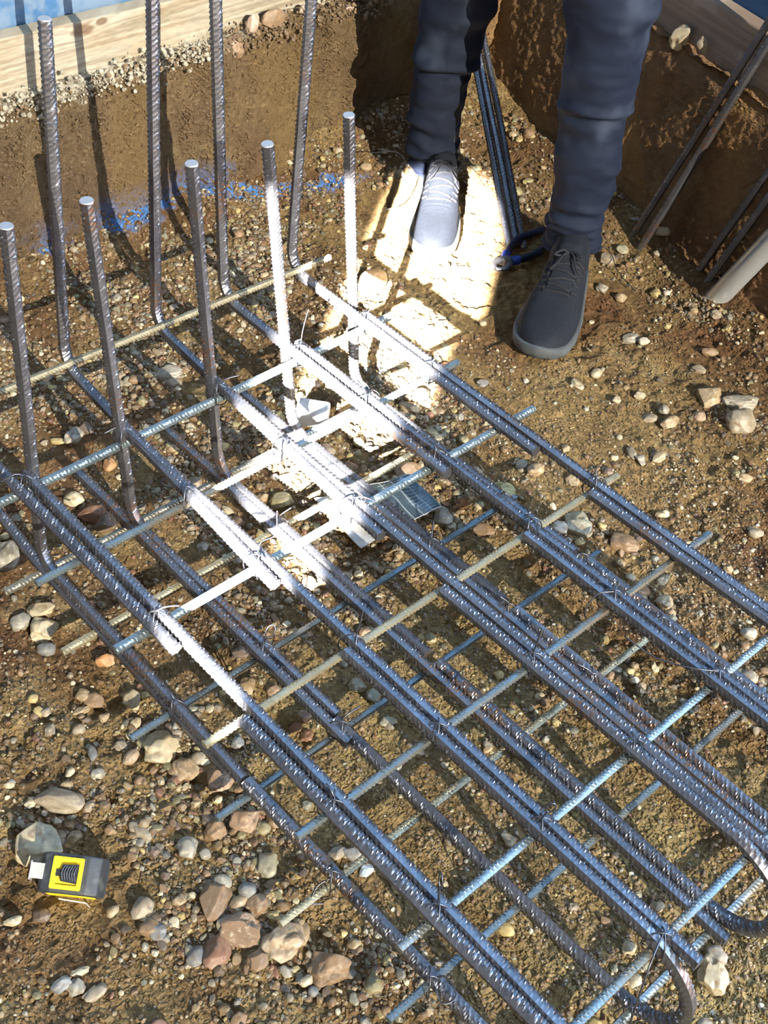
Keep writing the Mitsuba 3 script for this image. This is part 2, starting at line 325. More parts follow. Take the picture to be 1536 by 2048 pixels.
for j in range(5):
    y = TY[j]
    yt, zt = TPOST[j]
    bar('starter_bar', [(.330 + .006 * j * (-1)**j, y - OFF, HZ), (-.171, [-.318, -.140, .010, .131, .260][j], HZ), (-.168, yt, zt)], .038, cage, 'bar turned up into a tall starter bar at its far end')
    bar('long_bar', [(-.012 - .004 * (j % 2), y, HZ), (.934 + .006 * (j % 3), y + .001, HZ)], .04, cage)
    yb = BY[j]
    xb = [-.013, -.004, -.010, -.017, -.042][j]
    bar('starter_bar', [(.430, yb + (.0075 if j else 0), 0), (xb, yb + .001, 0), (xb + [.0, 0, -.002, -.004, -.006][j], *BPOST[j])], .036, cage, 'bar turned up into a short starter bar beside the cage end')
    if j == 0: bar('long_bar', [(-.128, yb + .002, -.001), (-.02, yb - .002, -.010), (.40, yb - .001, -.0150)], .04, cage)
    else: bar('long_bar', [(-.128, yb - .0075, -.001), (.47 if j == 1 else .926, yb - .0085, 0)], .04, cage)
    bar('hooked_bar', [(.452, y - OFF, HZ), (.953, y - OFF + .003, HZ + .003), (.953, yb + .010, -.004), (.450 if j > 1 else .434, yb + (.0075 if j > 1 else 0), .0)], .076, cage, 'bar bent back on itself in a wide hook at the near end')
for i, x in enumerate(TX):
    bar('cross_bar', [(x, -.352 - [.16, .024, .008, .006, .0, .0, .01][i], HZ - .0135), (x + .001, [.318, .320, .333, .322, .334, .330, .330][i], HZ - .0135)], .04, cage, r=RC, bsdf='cross_rusty' if i in (3,) else 'cross_steel')
for i, x in enumerate(BX):
    bar('cross_bar', [(x, [-.357, -.352, -.359, -.345, -.370, -.350, -.340][i], -.0135), (x, [.308, .334, .322, .335, .325, .32, .32][i], -.0135)], .04, cage, r=RC, bsdf='cross_rusty' if i in (1, 4) else 'cross_steel')
bar('cross_bar', [(-.160, -.42, HZ + .0135), (-.142, .315, HZ + .0125)], .04, cage, r=RC, bsdf='cross_rusty')

def tie(x, y, z, top_r, tail=None, twist=None):
    """Binding wire looped twice around a crossing, its ends twisted into a tail."""
    parts = []
    for k, (dx, dy) in enumerate(((1, 1), (1, -1))):
        d = unit([dx, dy, 0]); a = np.linspace(0, 2 * np.pi, 22)
        o = rng.uniform(-.003, .003, 2)
        loop = np.array([x + o[0], y + o[1], z - .006]) + np.outer(np.cos(a) * (.0155), d) + np.outer(np.sin(a) * .0195, [0, 0, 1])
        parts.append(sweep(loop, .0009, 5, closed_ends=False))
    if tail is not None:
        parts.append(sweep(curve(np.array([x, y, z]) + np.array(tail)), .0010, 5))
    else:
        q = rng.uniform(0, 2 * np.pi); e = np.array([math.cos(q), math.sin(q), 0]); L = rng.uniform(.012, .03)
        parts.append(sweep(curve([(x, y, z + .012), np.array([x, y, z + .018]) + e * L * .4, np.array([x, y, z + .012 + rng.uniform(0, .014)]) + e * L]), .0012, 5))
    put('tie_wire', cat(parts), 'wire_steel', cage, smooth=True)
def loop_tail(dx, dy, dz, rad=.009, n=14):
    """A tail that rises to an eye of bent wire."""
    base = np.array([dx, dy, dz]); d = unit([dx, dy, 0.001]); a = np.linspace(-.5 * np.pi, 1.45 * np.pi, n)
    eye = base + rad * np.array([0, 0, 1.0]) + np.outer(np.cos(a) * rad * .6, d) + np.outer(np.sin(a) * rad, [0, 0, 1])
    return np.vstack([[0, 0, .010], base * .5 + [0, 0, .01], eye])
long_tails = {('t', 5, 3): [(0, 0, .012), (-.012, -.020, .01), (-.012, -.036, -.012), (-.002, -.030, -.026), (.006, -.012, -.014)],
              ('t', 6, 3): [(0, 0, .012), (-.024, -.022, .012), (-.062, -.035, .004), (-.10, -.045, .012)],
              ('t', 6, 1): loop_tail(.004, .004, .026, .008), ('t', 6, 0): loop_tail(-.006, .004, .036, .010),
              ('t', 3, 1): [(0, 0, .012), (-.006, .010, .020), (-.004, .030, .022), (-.014, .040, .048)],
              ('t', 1, 3): [(0, 0, .012), (-.004, .006, .03), (-.002, .010, .055), (.0, .012, .068)],
              ('t', 4, 1): [(0, 0, -.012), (.003, .004, .02), (.0, .012, .045)], ('t', 5, 2): [(0, 0, .01), (.003, -.002, .04), (.002, .0, .055)],
              ('t', 7, 1): [(0, 0, .01), (.012, -.034, .005), (.026, -.058, -.05), (.03, -.060, -.085)],
              ('b', 3, 1): loop_tail(.002, .010, .018, .012), ('b', 6, 0): [(0, 0, 0), (.012, .012, .012), (.034, .006, .012), (.030, -.010, .01), (.012, -.004, .012)],
              ('b', 5, 0): [(0, 0, 0), (-.004, -.02, -.004), (.004, -.034, -.012), (.012, -.024, -.014)]}
for i in range(1, 8):
    for j in range(5):
        if ('t', i, j) in long_tails or rng.random() < .62:
            tie(TX[i - 1], TY[j] - (.008 if i not in (4,) else 0), HZ, RB, long_tails.get(('t', i, j)))
        if ('b', i, j) in long_tails or rng.random() < .42:
            tie(BX[i - 1], BY[j], 0., RB, long_tails.get(('b', i, j)))

# loose bars and a pipe leaning on the right-hand wall
def loose(name, a, b, L, r, label, category, group=None, pipe=False):
    a, b = np.array(a, float), np.array(b, float); d = unit(b - a)
    if pipe:
        o = m3.Manifold.cylinder(L, r, r, 40) - m3.Manifold.cylinder(L + .02, r - .003, r - .003, 40).translate((0, 0, -.01))
        x = unit(np.cross(d, [0, 0, 1.0])); key = put(name, frame(from_m3(o), a, x, np.cross(d, x), d), 'pipe_steel', smooth=40)
    else:
        key = bar(name, [a, a + d * L], .04, None, r=r, wob=.002)
    tag(key, label, category, group)
loose('leaning_bar', (-.222, .853, -.052), (-.499, 1.000, .160), .57, .0068, 'ribbed bar of the bundle leaning between the legs, nearest the white-lit shoe', 'rebar')
loose('leaning_bar', (-.209, .862, -.052), (-.488, 1.004, .168), .57, .0068, 'middle ribbed bar of the bundle leaning between the legs', 'rebar')
loose('leaning_bar', (-.197, .872, -.052), (-.477, 1.009, .176), .57, .0068, 'ribbed bar of the bundle leaning between the legs, nearest the dark trouser leg', 'rebar')
loose('leaning_bar', (-.092, 1.062, -.052), (.027, 1.125, .416), .60, .0068, 'dark bar with a bright edge leaning on the right earth wall, left of its pair', 'rebar')
loose('leaning_bar', (-.056, 1.044, -.052), (.043, 1.112, .389), .60, .0075, 'grey dotted ribbed bar leaning on the right earth wall, right of its pair', 'rebar')
loose('leaning_bar', (.070, 1.053, -.052), (.139, 1.075, .205), .50, .0075, 'grey ribbed bar leaning left of the silver pipe, farther of two', 'rebar')
loose('leaning_bar', (.102, 1.033, -.052), (.161, 1.060, .174), .50, .0070, 'dark shiny ribbed bar leaning right beside the silver pipe', 'rebar')
loose('steel_pipe', (.142, 1.018, -.046), (.210, 1.020, .119), .40, .0205, 'smooth silver steel pipe leaning on the right earth wall by the picture edge', 'pipe', pipe=True)
# the larger stones: x, y, z, breadth, depth, turn, colour, angularity, description
STONES = [
    (0.381, 0.78, -0.042, 0.0538, 0.0533, 0, 'taupe', 0.1, 'smooth round taupe cobble on the right side of the pit floor'),
    (0.304, 0.798, -0.042, 0.0442, 0.0562, 10, 'tan', 0.4, 'tan stone with a white crust above the smooth round cobble'),
    (0.349, 0.823, -0.042, 0.0637, 0.0362, -5, 'grey', 0.6, 'flat pale grey flint touching the smooth round cobble'),
    (0.372, 0.378, -0.042, 0.0425, 0.0518, 0, 'olivegrey', 0.5, 'large grey-green stone between the two right-hand rows of bars'),
    (0.361, 0.35, -0.042, 0.0271, 0.0257, 20, 'white', 0.5, 'small white and grey flint beside the large grey-green stone'),
    (0.437, 0.409, -0.042, 0.047, 0.0327, 20, 'brown', 0.4, 'flat brown oval stone right of the large grey-green stone'),
    (0.328, -0.512, -0.042, 0.0566, 0.0531, 0, 'cream', 0.6, 'large pale mottled rock touching the tape measure'),
    (0.307, -0.327, -0.042, 0.0433, 0.0478, 20, 'cream', 0.6, 'pale knobbly flint, upper of the two beside the outer bottom bar'),
    (0.349, -0.32, -0.042, 0.0378, 0.0358, 20, 'brownwhite', 0.6, 'brown and white knobbly flint, lower of the two beside the outer bottom bar'),
    (0.387, -0.3, -0.042, 0.0338, 0.0341, 0, 'pinkbrown', 0.5, 'pinkish brown block of stone beside the outer bottom bar'),
    (0.555, -0.395, -0.042, 0.0505, 0.0387, 8, 'brick', 0.9, 'large brick-red slab-like stone in the lower left rubble'),
    (0.6, -0.369, -0.042, 0.0444, 0.0491, 30, 'brownwhite', 0.7, 'large white and rusty flint below a cut cross bar end'),
    (0.65, -0.35, -0.042, 0.051, 0.0461, 30, 'brown', 0.8, 'large brown three-cornered stone near the bottom edge'),
    (0.51, -0.399, -0.042, 0.0356, 0.0499, 10, 'brown', 0.5, 'tall brown pitted stone above the brick-red stone'),
    (0.441, -0.344, -0.042, 0.0281, 0.0319, 0, 'brown', 0.4, 'round brown stone at the end of a lower cross bar'),
    (0.453, -0.309, -0.042, 0.038, 0.0348, -10, 'pinkbrown', 0.7, 'pinkish angular stone under the outer bottom bar'),
    (0.022, -0.323, -0.042, 0.0378, 0.0286, 0, 'cream', 0.6, 'cream flint, upper of two by the left picture edge'),
    (0.05, -0.338, -0.042, 0.0387, 0.044, 0, 'cream', 0.7, 'cream knobbly flint, lower of two by the left picture edge'),
    (0.022, -0.355, -0.042, 0.0279, 0.0301, 0, 'grey', 0.4, 'rounded grey stone left of the cream flints'),
    (0.082, -0.352, -0.042, 0.0259, 0.0217, 0, 'slate', 0.1, 'smooth dark slate pebble below the cream flints'),
    (0.145, -0.302, -0.042, 0.0269, 0.0214, -10, 'orange', 0.7, 'bright orange angular stone near the outer bottom bar'),
    (-0.133, -0.174, -0.042, 0.0318, 0.0258, 10, 'cream', 0.2, 'smooth cream pebble inside the cage near the left starter bars'),
    (-0.086, -0.17, -0.042, 0.0432, 0.0322, 5, 'redbrown', 0.4, 'shiny red-brown stone inside the cage near the left starter bars'),
    (-0.056, -0.169, -0.042, 0.031, 0.0335, 0, 'dark', 0.3, 'dark brown stone behind the shiny red-brown stone'),
    (-0.16, -0.094, -0.042, 0.0217, 0.0282, -20, 'orange', 0.6, 'orange stone in front of the second short starter bar'),
    (-0.247, -0.102, -0.042, 0.0255, 0.038, 20, 'grey', 0.4, 'grey-brown stone above the smooth cream pebble'),
    (-0.247, -0.079, -0.042, 0.0272, 0.0254, 20, 'dark', 0.4, 'dark plum stone beside the second short starter bar'),
    (-0.254, -0.125, -0.042, 0.0254, 0.0136, 0, 'yellow', 0.3, 'thin yellow flake of flint near the left starter bars'),
    (-0.09, -0.308, -0.042, 0.0394, 0.058, 0, 'grey', 0.3, 'large rounded grey stone cut by the left picture edge'),
    (0.06, 0.06, -0.042, 0.0344, 0.0306, -20, 'olive', 0.3, 'smooth olive pebble in the middle of the cage'),
    (-0.093, 0.175, -0.042, 0.0273, 0.0384, 0, 'olive', 0.5, 'olive stone beside the white spacer block'),
    (0.591, -0.239, -0.042, 0.0157, 0.0205, 10, 'paleblue', 0.7, 'pale blue piece of stone between the lower left bars'),
    (0.935, -0.029, -0.042, 0.0367, 0.0472, 0, 'cream', 0.7, 'large cream knobbly flint beyond the hooked bar ends'),
    (0.923, -0.006, -0.042, 0.0283, 0.0266, 20, 'grey', 0.2, 'smooth grey stone above the large cream flint'),
    (0.234, 0.23, -0.042, 0.0344, 0.034, 30, 'grey', 0.7, 'grey-white angular stone beside the plastic wrapper'),
    (0.29, 0.263, -0.042, 0.0342, 0.022, 10, 'brown', 0.3, 'striped brown pebble under the third row of bars'),
    (0.132, 0.256, -0.042, 0.0401, 0.0351, 0, 'pinkbrown', 0.3, 'pinkish brown cobble behind the plastic wrapper'),
    (0.55, 0.368, -0.042, 0.0264, 0.03, 0, 'tan', 0.3, 'round tan pebble with a dark hollow near the right-hand row of bars'),
    (0.291, -0.463, -0.042, 0.0614, 0.0313, 12, 'taupe', 0.3, 'long bone-shaped grey-brown flint above the pale mottled rock'),
    (0.515, -0.326, -0.042, 0.0264, 0.0355, -20, 'olivegrey', 0.5, 'olive-grey stone below the outer bottom bar'),
    (0.525, -0.362, -0.042, 0.0226, 0.0203, 0, 'slate', 0.1, 'smooth grey-green pebble above the brick-red stone'),
    (0.544, -0.363, -0.042, 0.0261, 0.0242, 0, 'brown', 0.2, 'smooth brown stone touching the brick-red stone'),
    (0.565, -0.238, -0.042, 0.0254, 0.0179, 10, 'slate', 0.4, 'dark slate stone between the lower left bars'),
    (0.561, -0.432, -0.042, 0.0315, 0.0397, 0, 'redbrown', 0.6, 'red-brown lump of stone below the brick-red stone'),
    (0.5, -0.468, -0.042, 0.0247, 0.0201, 50, 'slate', 0.6, 'blue-grey flint flake in the lower left rubble'),
    (0.467, -0.465, -0.042, 0.0249, 0.0283, 0, 'taupe', 0.3, 'taupe stone between the tape measure and the brick-red stone'),
    (0.389, -0.58, -0.042, 0.0204, 0.0123, -15, 'cream', 0.3, 'pale oval pebble below the tape measure by the left edge'),
    (0.403, -0.553, -0.042, 0.0215, 0.0177, 10, 'dark', 0.5, 'dark stone straight below the tape measure'),
    (0.548, -0.451, -0.042, 0.0198, 0.0252, 0, 'slate', 0.2, 'round slate pebble in the bottom left rubble'),
    (0.439, -0.383, -0.042, 0.0255, 0.0276, 0, 'grey', 0.6, 'grey broken flint in the lower left rubble'),
    (0.388, -0.411, -0.042, 0.0282, 0.0181, 30, 'taupe', 0.4, 'taupe wedge-shaped stone in the lower left rubble'),
    (-0.042, 1.096, -0.042, 0.0349, 0.028, 0, 'brownwhite', 0.7, 'brown and white stone beside the first leaning bars'),
    (0.114, 0.82, -0.042, 0.0331, 0.0251, -10, 'grey', 0.2, 'grey oval stone on the floor right of the dark shoe'),
    (0.136, 0.826, -0.042, 0.022, 0.0208, 20, 'white', 0.6, 'white-tipped stone beside the grey oval stone'),
    (0.665, 0.414, -0.042, 0.0249, 0.02, 10, 'grey', 0.2, 'smooth grey-blue pebble right of the fourth row of bars'),
    (0.25, 0.419, -0.042, 0.03, 0.0233, -30, 'tan', 0.1, 'smooth tan egg-shaped pebble near the right-hand row of bars'),
    (0.085, 0.348, -0.042, 0.0273, 0.0201, 0, 'olive', 0.3, 'dark olive pebble under the fourth row of bars'),
    (0.257, 0.343, -0.042, 0.0354, 0.0454, -40, 'lime', 0.6, 'yellowish clay-crusted lump under a cross bar end'),
    (0.229, 0.342, -0.042, 0.0449, 0.0141, -15, 'lime', 0.5, 'long yellowish clay-crusted stone beside the yellowish lump'),
    (0.384, -0.074, -0.042, 0.0251, 0.024, 0, 'olivegrey', 0.5, 'olive-grey stone under the middle of the cage'),
    (0.41, -0.065, -0.042, 0.021, 0.0239, 0, 'olivegrey', 0.6, 'grey-green stone under the middle row of bars'),
    (0.327, -0.004, -0.042, 0.0232, 0.0186, 0, 'pinkbrown', 0.3, 'pinkish pebble beside the central tie wire'),
    (0.3, -0.187, -0.042, 0.021, 0.0313, -20, 'tan', 0.4, 'tan upright stone beside the sunlit bars'),
    (0.325, -0.165, -0.042, 0.0197, 0.0209, 0, 'pinkbrown', 0.6, 'pink angular stone beside the sunlit bars'),
    (0.381, -0.16, -0.042, 0.0194, 0.0191, 0, 'pinkbrown', 0.8, 'pink chipped stone between the left-hand bars'),
    (0.359, -0.249, -0.042, 0.0191, 0.0188, 0, 'slate', 0.3, 'bluish round pebble below a light cross bar end'),
    (0.019, 0.363, -0.042, 0.0377, 0.0223, 20, 'tan', 0.3, 'sunlit pale pebble between the right-hand rows of bars'),
    (0.01, 0.398, -0.042, 0.0282, 0.0245, 10, 'tan', 0.4, 'sunlit buff pebble, higher of a pair between the bars'),
    (0.601, -0.344, -0.042, 0.0164, 0.028, 0, 'tan', 0.2, 'upright tan oval pebble beside a cut cross bar'),
    (-0.287, 0.106, -0.042, 0.0504, 0.0324, -20, 'greyclod', 0.7, 'pale grey clod on the floor behind the tall starter bars'),
    (-0.268, 0.098, -0.042, 0.025, 0.0246, 0, 'taupe', 0.7, 'taupe clod on the floor behind the tall starter bars'),
    (-0.705, 0.602, 0.26, 0.0298, 0.0407, 20, 'palepink', 0.9, 'WALL'),
    (-0.705, 0.559, 0.227, 0.0455, 0.045, 0, 'pinkbrown', 0.6, 'WALL'),
    (-0.705, 0.73, 0.258, 0.0266, 0.0233, 0, 'palepink', 0.7, 'WALL'),
    (-0.705, 0.842, 0.234, 0.0253, 0.0216, 0, 'palepink', 0.6, 'WALL'),
    (-0.705, 0.649, 0.258, 0.0603, 0.0388, 0, 'clay', 0.5, 'WALL'),
    (-0.156, 1.159, 0.313, 0.0401, 0.0501, 40, 'cream', 0.8, 'WALLR'),
    (-0.097, 1.145, 0.324, 0.0296, 0.0246, 30, 'taupe', 0.8, 'WALLR'),
]
PEBBLES = [
    (-0.034, 0.071, 0.0185, 0.0228, 'taupe'), (0.195, 0.34, 0.0234, 0.0248, 'taupe'), (0.131, 0.378, 0.016, 0.0182, 'olive'),
    (0.244, 0.498, 0.0146, 0.0166, 'tan'), (0.232, 0.274, 0.0197, 0.0207, 'orange'), (0.3, 0.451, 0.0237, 0.0251, 'tan'),
    (0.388, 0.058, 0.0178, 0.0156, 'olive'), (0.491, 0.086, 0.0149, 0.0138, 'yellow'), (0.568, 0.36, 0.0161, 0.0232, 'tan'),
    (0.522, 0.348, 0.0205, 0.0216, 'tan'), (0.594, 0.345, 0.0145, 0.0214, 'yellow'), (0.486, 0.371, 0.0134, 0.0169, 'cream'),
    (0.521, 0.403, 0.0239, 0.0153, 'cream'), (0.227, 0.413, 0.0222, 0.0234, 'grey'), (0.387, -0.18, 0.018, 0.0132, 'redbrown'),
    (0.405, -0.174, 0.0154, 0.0204, 'redbrown'), (0.249, -0.158, 0.0282, 0.0198, 'dark'), (0.45, -0.076, 0.0234, 0.0162, 'olivegrey'),
    (0.53, -0.38, 0.0178, 0.0243, 'tan'), (0.5, -0.379, 0.0215, 0.0231, 'grey'), (0.565, -0.356, 0.0166, 0.0148, 'yellow'),
    (0.554, -0.254, 0.017, 0.0262, 'taupe'), (0.647, -0.377, 0.0173, 0.0131, 'cream'), (0.661, -0.379, 0.0115, 0.0131, 'slate'),
    (0.596, -0.403, 0.0244, 0.0251, 'brown'), (0.459, -0.373, 0.0133, 0.0151, 'grey'), (0.32, -0.438, 0.0137, 0.0184, 'taupe'),
    (0.341, -0.474, 0.016, 0.0196, 'tan'), (0.448, -0.491, 0.0131, 0.0162, 'tan'), (0.481, -0.555, 0.0223, 0.0107, 'cream'),
    (0.482, -0.578, 0.0175, 0.0212, 'slate'), (0.494, -0.568, 0.0187, 0.0212, 'grey'), (0.512, -0.555, 0.0151, 0.0277, 'taupe'),
    (0.272, -0.488, 0.0164, 0.0172, 'cream'), (0.234, -0.496, 0.014, 0.0116, 'cream'), (0.268, -0.361, 0.0192, 0.016, 'taupe'),
    (0.175, -0.355, 0.0199, 0.0196, 'tan'), (0.145, -0.409, 0.0133, 0.0136, 'yellow'), (0.17, -0.407, 0.0132, 0.0135, 'taupe'),
    (0.19, -0.35, 0.0224, 0.027, 'brown'), (0.221, -0.311, 0.025, 0.0314, 'cream'), (0.193, -0.37, 0.0118, 0.0224, 'tan'),
    (0.221, -0.354, 0.0157, 0.0133, 'tan'), (0.259, -0.395, 0.0115, 0.0247, 'slate'), (0.197, -0.417, 0.0182, 0.0148, 'taupe'),
    (0.217, -0.389, 0.0169, 0.0162, 'taupe'), (0.293, -0.362, 0.0166, 0.0246, 'brownwhite'), (0.252, -0.328, 0.0169, 0.0147, 'cream'),
    (0.284, -0.335, 0.0218, 0.0189, 'olive'), (0.287, -0.406, 0.0177, 0.0173, 'grey'), (0.266, -0.431, 0.0114, 0.0144, 'cream'),
    (0.209, -0.288, 0.0146, 0.0135, 'redbrown'), (0.061, -0.084, 0.0174, 0.0164, 'grey'), (-0.202, 0.008, 0.016, 0.0146, 'dark'),
    (0.111, -0.059, 0.0172, 0.0163, 'grey'), (0.005, -0.024, 0.0254, 0.0237, 'dark'), (0.054, -0.02, 0.0221, 0.0234, 'dark'),
    (0.026, -0.013, 0.0163, 0.0219, 'cream'), (0.063, 0.195, 0.0263, 0.0176, 'redbrown'), (0.009, 0.19, 0.0204, 0.0214, 'dark'),
    (-0.09, 0.323, 0.0234, 0.0228, 'grey'), (-0.143, 0.397, 0.0207, 0.0353, 'tan'), (-0.197, 0.468, 0.0214, 0.0182, 'cream'),
    (0.567, 0.501, 0.0153, 0.0157, 'tan'), (0.653, 0.339, 0.0157, 0.0195, 'brown'), (0.673, 0.393, 0.016, 0.0132, 'brown'),
    (-0.075, 1.019, 0.0242, 0.023, 'olivegrey'), (-0.075, 0.974, 0.0299, 0.0272, 'taupe'), (0.027, 0.893, 0.0229, 0.0217, 'tan'),
    (-0.015, 0.889, 0.0231, 0.0219, 'grey'), (-0.024, 0.835, 0.0171, 0.0259, 'cream'), (0.069, 0.978, 0.0156, 0.0133, 'white'),
    (0.134, 0.897, 0.0169, 0.0171, 'yellow'), (0.041, 0.795, 0.013, 0.0105, 'cream'), (-0.014, 1.045, 0.0161, 0.016, 'taupe'),
    (0.243, 0.851, 0.0273, 0.0206, 'taupe'), (0.227, 0.901, 0.0315, 0.0231, 'brown'), (0.177, 0.983, 0.023, 0.0218, 'taupe'),
    (0.275, 0.673, 0.029, 0.0194, 'taupe'), (0.304, 0.69, 0.0409, 0.0252, 'tan'), (0.231, 0.7, 0.0191, 0.0177, 'cream'),
    (0.278, 0.709, 0.019, 0.0216, 'grey'), (0.327, 0.742, 0.0242, 0.0236, 'pinkbrown'), (0.317, 0.576, 0.0148, 0.0317, 'taupe'),
    (0.337, 0.573, 0.018, 0.0241, 'grey'), (0.351, 0.602, 0.023, 0.0336, 'tan'), (0.304, 0.548, 0.013, 0.013, 'cream'),
    (0.212, 0.663, 0.0155, 0.0195, 'cream'), (0.144, 0.638, 0.019, 0.0295, 'cream'), (0.082, 0.577, 0.012, 0.0117, 'white'),
    (0.277, 0.593, 0.01, 0.0113, 'cream'), (0.047, 0.507, 0.0221, 0.0174, 'slate'), (-0.076, 0.634, 0.0127, 0.0144, 'cream'),
    (0.747, -0.169, 0.0167, 0.0231, 'yellow'), (0.722, -0.209, 0.0142, 0.0135, 'yellow'), (0.669, -0.197, 0.0156, 0.015, 'olive'),
    (0.67, -0.08, 0.0161, 0.0212, 'cream'), (0.682, 0.015, 0.014, 0.0116, 'cream'), (0.881, -0.1, 0.018, 0.0177, 'cream'),
    (0.853, -0.075, 0.017, 0.0179, 'cream'), (0.841, -0.01, 0.0186, 0.0141, 'cream'), (0.655, -0.029, 0.0139, 0.0129, 'yellow'),
    (0.55, 0.103, 0.0134, 0.0137, 'cream'), (0.591, 0.092, 0.0146, 0.0136, 'yellow'), (0.511, -0.079, 0.0128, 0.0131, 'cream'),
    (0.51, -0.116, 0.0114, 0.013, 'cream'), (0.543, -0.064, 0.0102, 0.0116, 'cream'), (0.526, -0.013, 0.0091, 0.0103, 'cream'),
    (-0.273, 0.543, 0.0648, 0.0463, 'orangeclay'),
]

PAL = dict(taupe=(.25, .21, .15), tan=(.31, .225, .125), grey=(.26, .245, .20), olivegrey=(.24, .23, .16), white=(.50, .45, .36), brown=(.19, .115, .06), cream=(.43, .365, .24), brownwhite=(.34, .25, .16), pinkbrown=(.30, .195, .13), brick=(.20, .125, .08), slate=(.16, .17, .17),
           orange=(.42, .20, .08), redbrown=(.19, .085, .05), dark=(.10, .07, .055), yellow=(.46, .36, .15), olive=(.24, .215, .11), paleblue=(.50, .58, .64), lime=(.38, .36, .17), palepink=(.45, .33, .26), clay=(.23, .15, .09), orangeclay=(.36, .21, .10), greyclod=(.34, .31, .25))
for _k in PAL: PAL[_k] = tuple(.74 * q + .20 * w for q, w in zip(PAL[_k], (.20, .135, .07)))
ICO = {k: trimesh.creation.icosphere(subdivisions=k) for k in (0, 1, 2, 3, 4)}
def stone_mesh(w, h, t, colour, ang, seed, sub):
    rs = np.random.default_rng(seed); u = ICO[sub].vertices.copy()
    o = rs.uniform(0, 50, 3)
    d = 1 + (.20 + .52 * ang) * (mfbm(u + o, 1.1, 2, seed % 91) - .5) * 2 + (.05 + .10 * ang) * (mfbm(u + o, 3.2, 2, seed % 83) - .5) * 2
    v = u * d[:, None]
    for _ in range(int(2 + 7 * ang)):
        n = unit(rs.normal(size=3)); lim = rs.uniform(.62, .92) if ang > .25 else rs.uniform(.85, 1.0)
        e = v @ n - lim; v = v - np.outer(np.clip(e, 0, None) * .93, n)
    v += u * (.02 * (mfbm(u + o, 8, 2, 5) - .5))[:, None]
    v = (v - v.mean(0)) / (np.ptp(v, axis=0) / 2) * np.array([w, h, t]) / 2
    c = np.array(PAL[colour]); q = u * max(w, .02) * 60 + o
    m = mfbm(q, .6, 3, 7)[:, None]; g = mfbm(q, 2.4, 3, 9)[:, None]
    col = c * (.62 + .76 * m)
    col = col + (np.array([.52, .46, .34]) - col) * np.clip((g - .56) * 6, 0, 1) * (.55 if colour in ('cream', 'brownwhite', 'tan', 'grey', 'brick', 'pinkbrown', 'olivegrey') else .18)
    col = col + (np.array([.17, .10, .05]) - col) * np.clip((mfbm(q + 9, 1.1, 3, 4)[:, None] - .55) * 5, 0, 1) * .6
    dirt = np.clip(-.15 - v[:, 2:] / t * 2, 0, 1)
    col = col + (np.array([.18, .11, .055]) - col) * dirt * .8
    return v, ICO[sub].faces, np.clip(col, .01, .9)
def stone(name, x, y, z, w, h, a, colour, ang, seed, sub, upright=None, sink=.30):
    t = min(w, h) * (.78 if ang < .5 else .7)
    v, f, c = stone_mesh(w, h, t, colour, ang, seed, sub)
    r = math.radians(-a); R = np.array([[math.cos(r), -math.sin(r)], [math.sin(r), math.cos(r)]])
    if upright is None:
        xy = (v[:, :2] @ R.T); xy = np.outer(xy[:, 0], E1) + np.outer(xy[:, 1], E2)
        zz = z if z is not None else float(ground_z(x, y, False)) + t * (.5 - sink)
        v = np.column_stack([x + xy[:, 0], y + xy[:, 1], zz + v[:, 2]])
    else:
        ex, en = (np.array([0, 1.0, 0]), np.array([1.0, 0, 0])) if upright == 'left' else (np.array([1.0, 0, 0]), np.array([0, -1.0, 0]))
        q = v[:, :2] @ R.T
        v = np.array([x, y, z]) + np.outer(q[:, 0], ex) + np.outer(q[:, 1], [0, 0, 1.0]) + np.outer(v[:, 2], en)
    return put(name, trimesh.Trimesh(v, f, process=False), 'stone', smooth=True, color=c)
WALL_TEXT = ['pale wedge-shaped stone on the crest of the left wall beside the third tall bar', 'pink-brown stone set in the left wall under the pale wedge-shaped stone', 'small pale stone on the left wall crest beside the leaning tall bar', 'small pale stone on the left wall crest above the shaded corner', 'rounded clay lump on the crest of the left wall']
WALLR_TEXT = ['cream flint in the crest of the right wall under the weathered board', 'taupe flint in the crest of the right wall beside the cream flint']
wi = wr = 0
for k, (x, y, z, w, h, a, c, g, text) in enumerate(STONES):
    if text == 'WALL':
        key = stone('rock', x, y, z, w, h, a, c, g, 500 + k, 3, 'left'); text = WALL_TEXT[wi]; wi += 1
    elif text == 'WALLR':
        key = stone('rock', x, y, z, w, h, a, c, g, 500 + k, 3, 'right'); text = WALLR_TEXT[wr]; wr += 1
    else:
        key = stone('rock', x, y, None, w, h, a, c, g, 500 + k, 4 if max(w, h) > .042 else 3)
    tag(key, text, 'stone')
SHADE = dict(taupe='taupe', tan='tan', grey='grey', olive='olive green', olivegrey='grey-green', brown='brown', cream='cream', brownwhite='brown and white', pinkbrown='pink-brown', slate='slate grey', redbrown='red-brown', dark='dark brown', yellow='yellowish', orange='orange', white='white', orangeclay='orange clay')
def pebble(x, y, w, h, c, seed, sub):
    key = stone('pebble', x, y, None, w, h, rg.uniform(-60, 60), c, float(rg.choice([.1, .3, .5, .7])), seed, sub, None, rg.uniform(.15, .4))
    zone = 'under the bars of the cage' if -.15 < x < .95 and -.32 < y < .30 else 'between the upright bars and the left wall' if x <= -.15 and y < .55 else 'on the floor left of the cage' if y <= -.32 else 'on the floor right of the cage'
    tag(key, f'small {SHADE[c]} pebble lying {zone}', 'pebble', f'small {SHADE[c]} pebbles {zone}')
rg = np.random.default_rng(77)
for k, (x, y, w, h, c) in enumerate(PEBBLES):
    pebble(x, y, w, h, c, 900 + k, 3 if max(w, h) > .016 else 2)

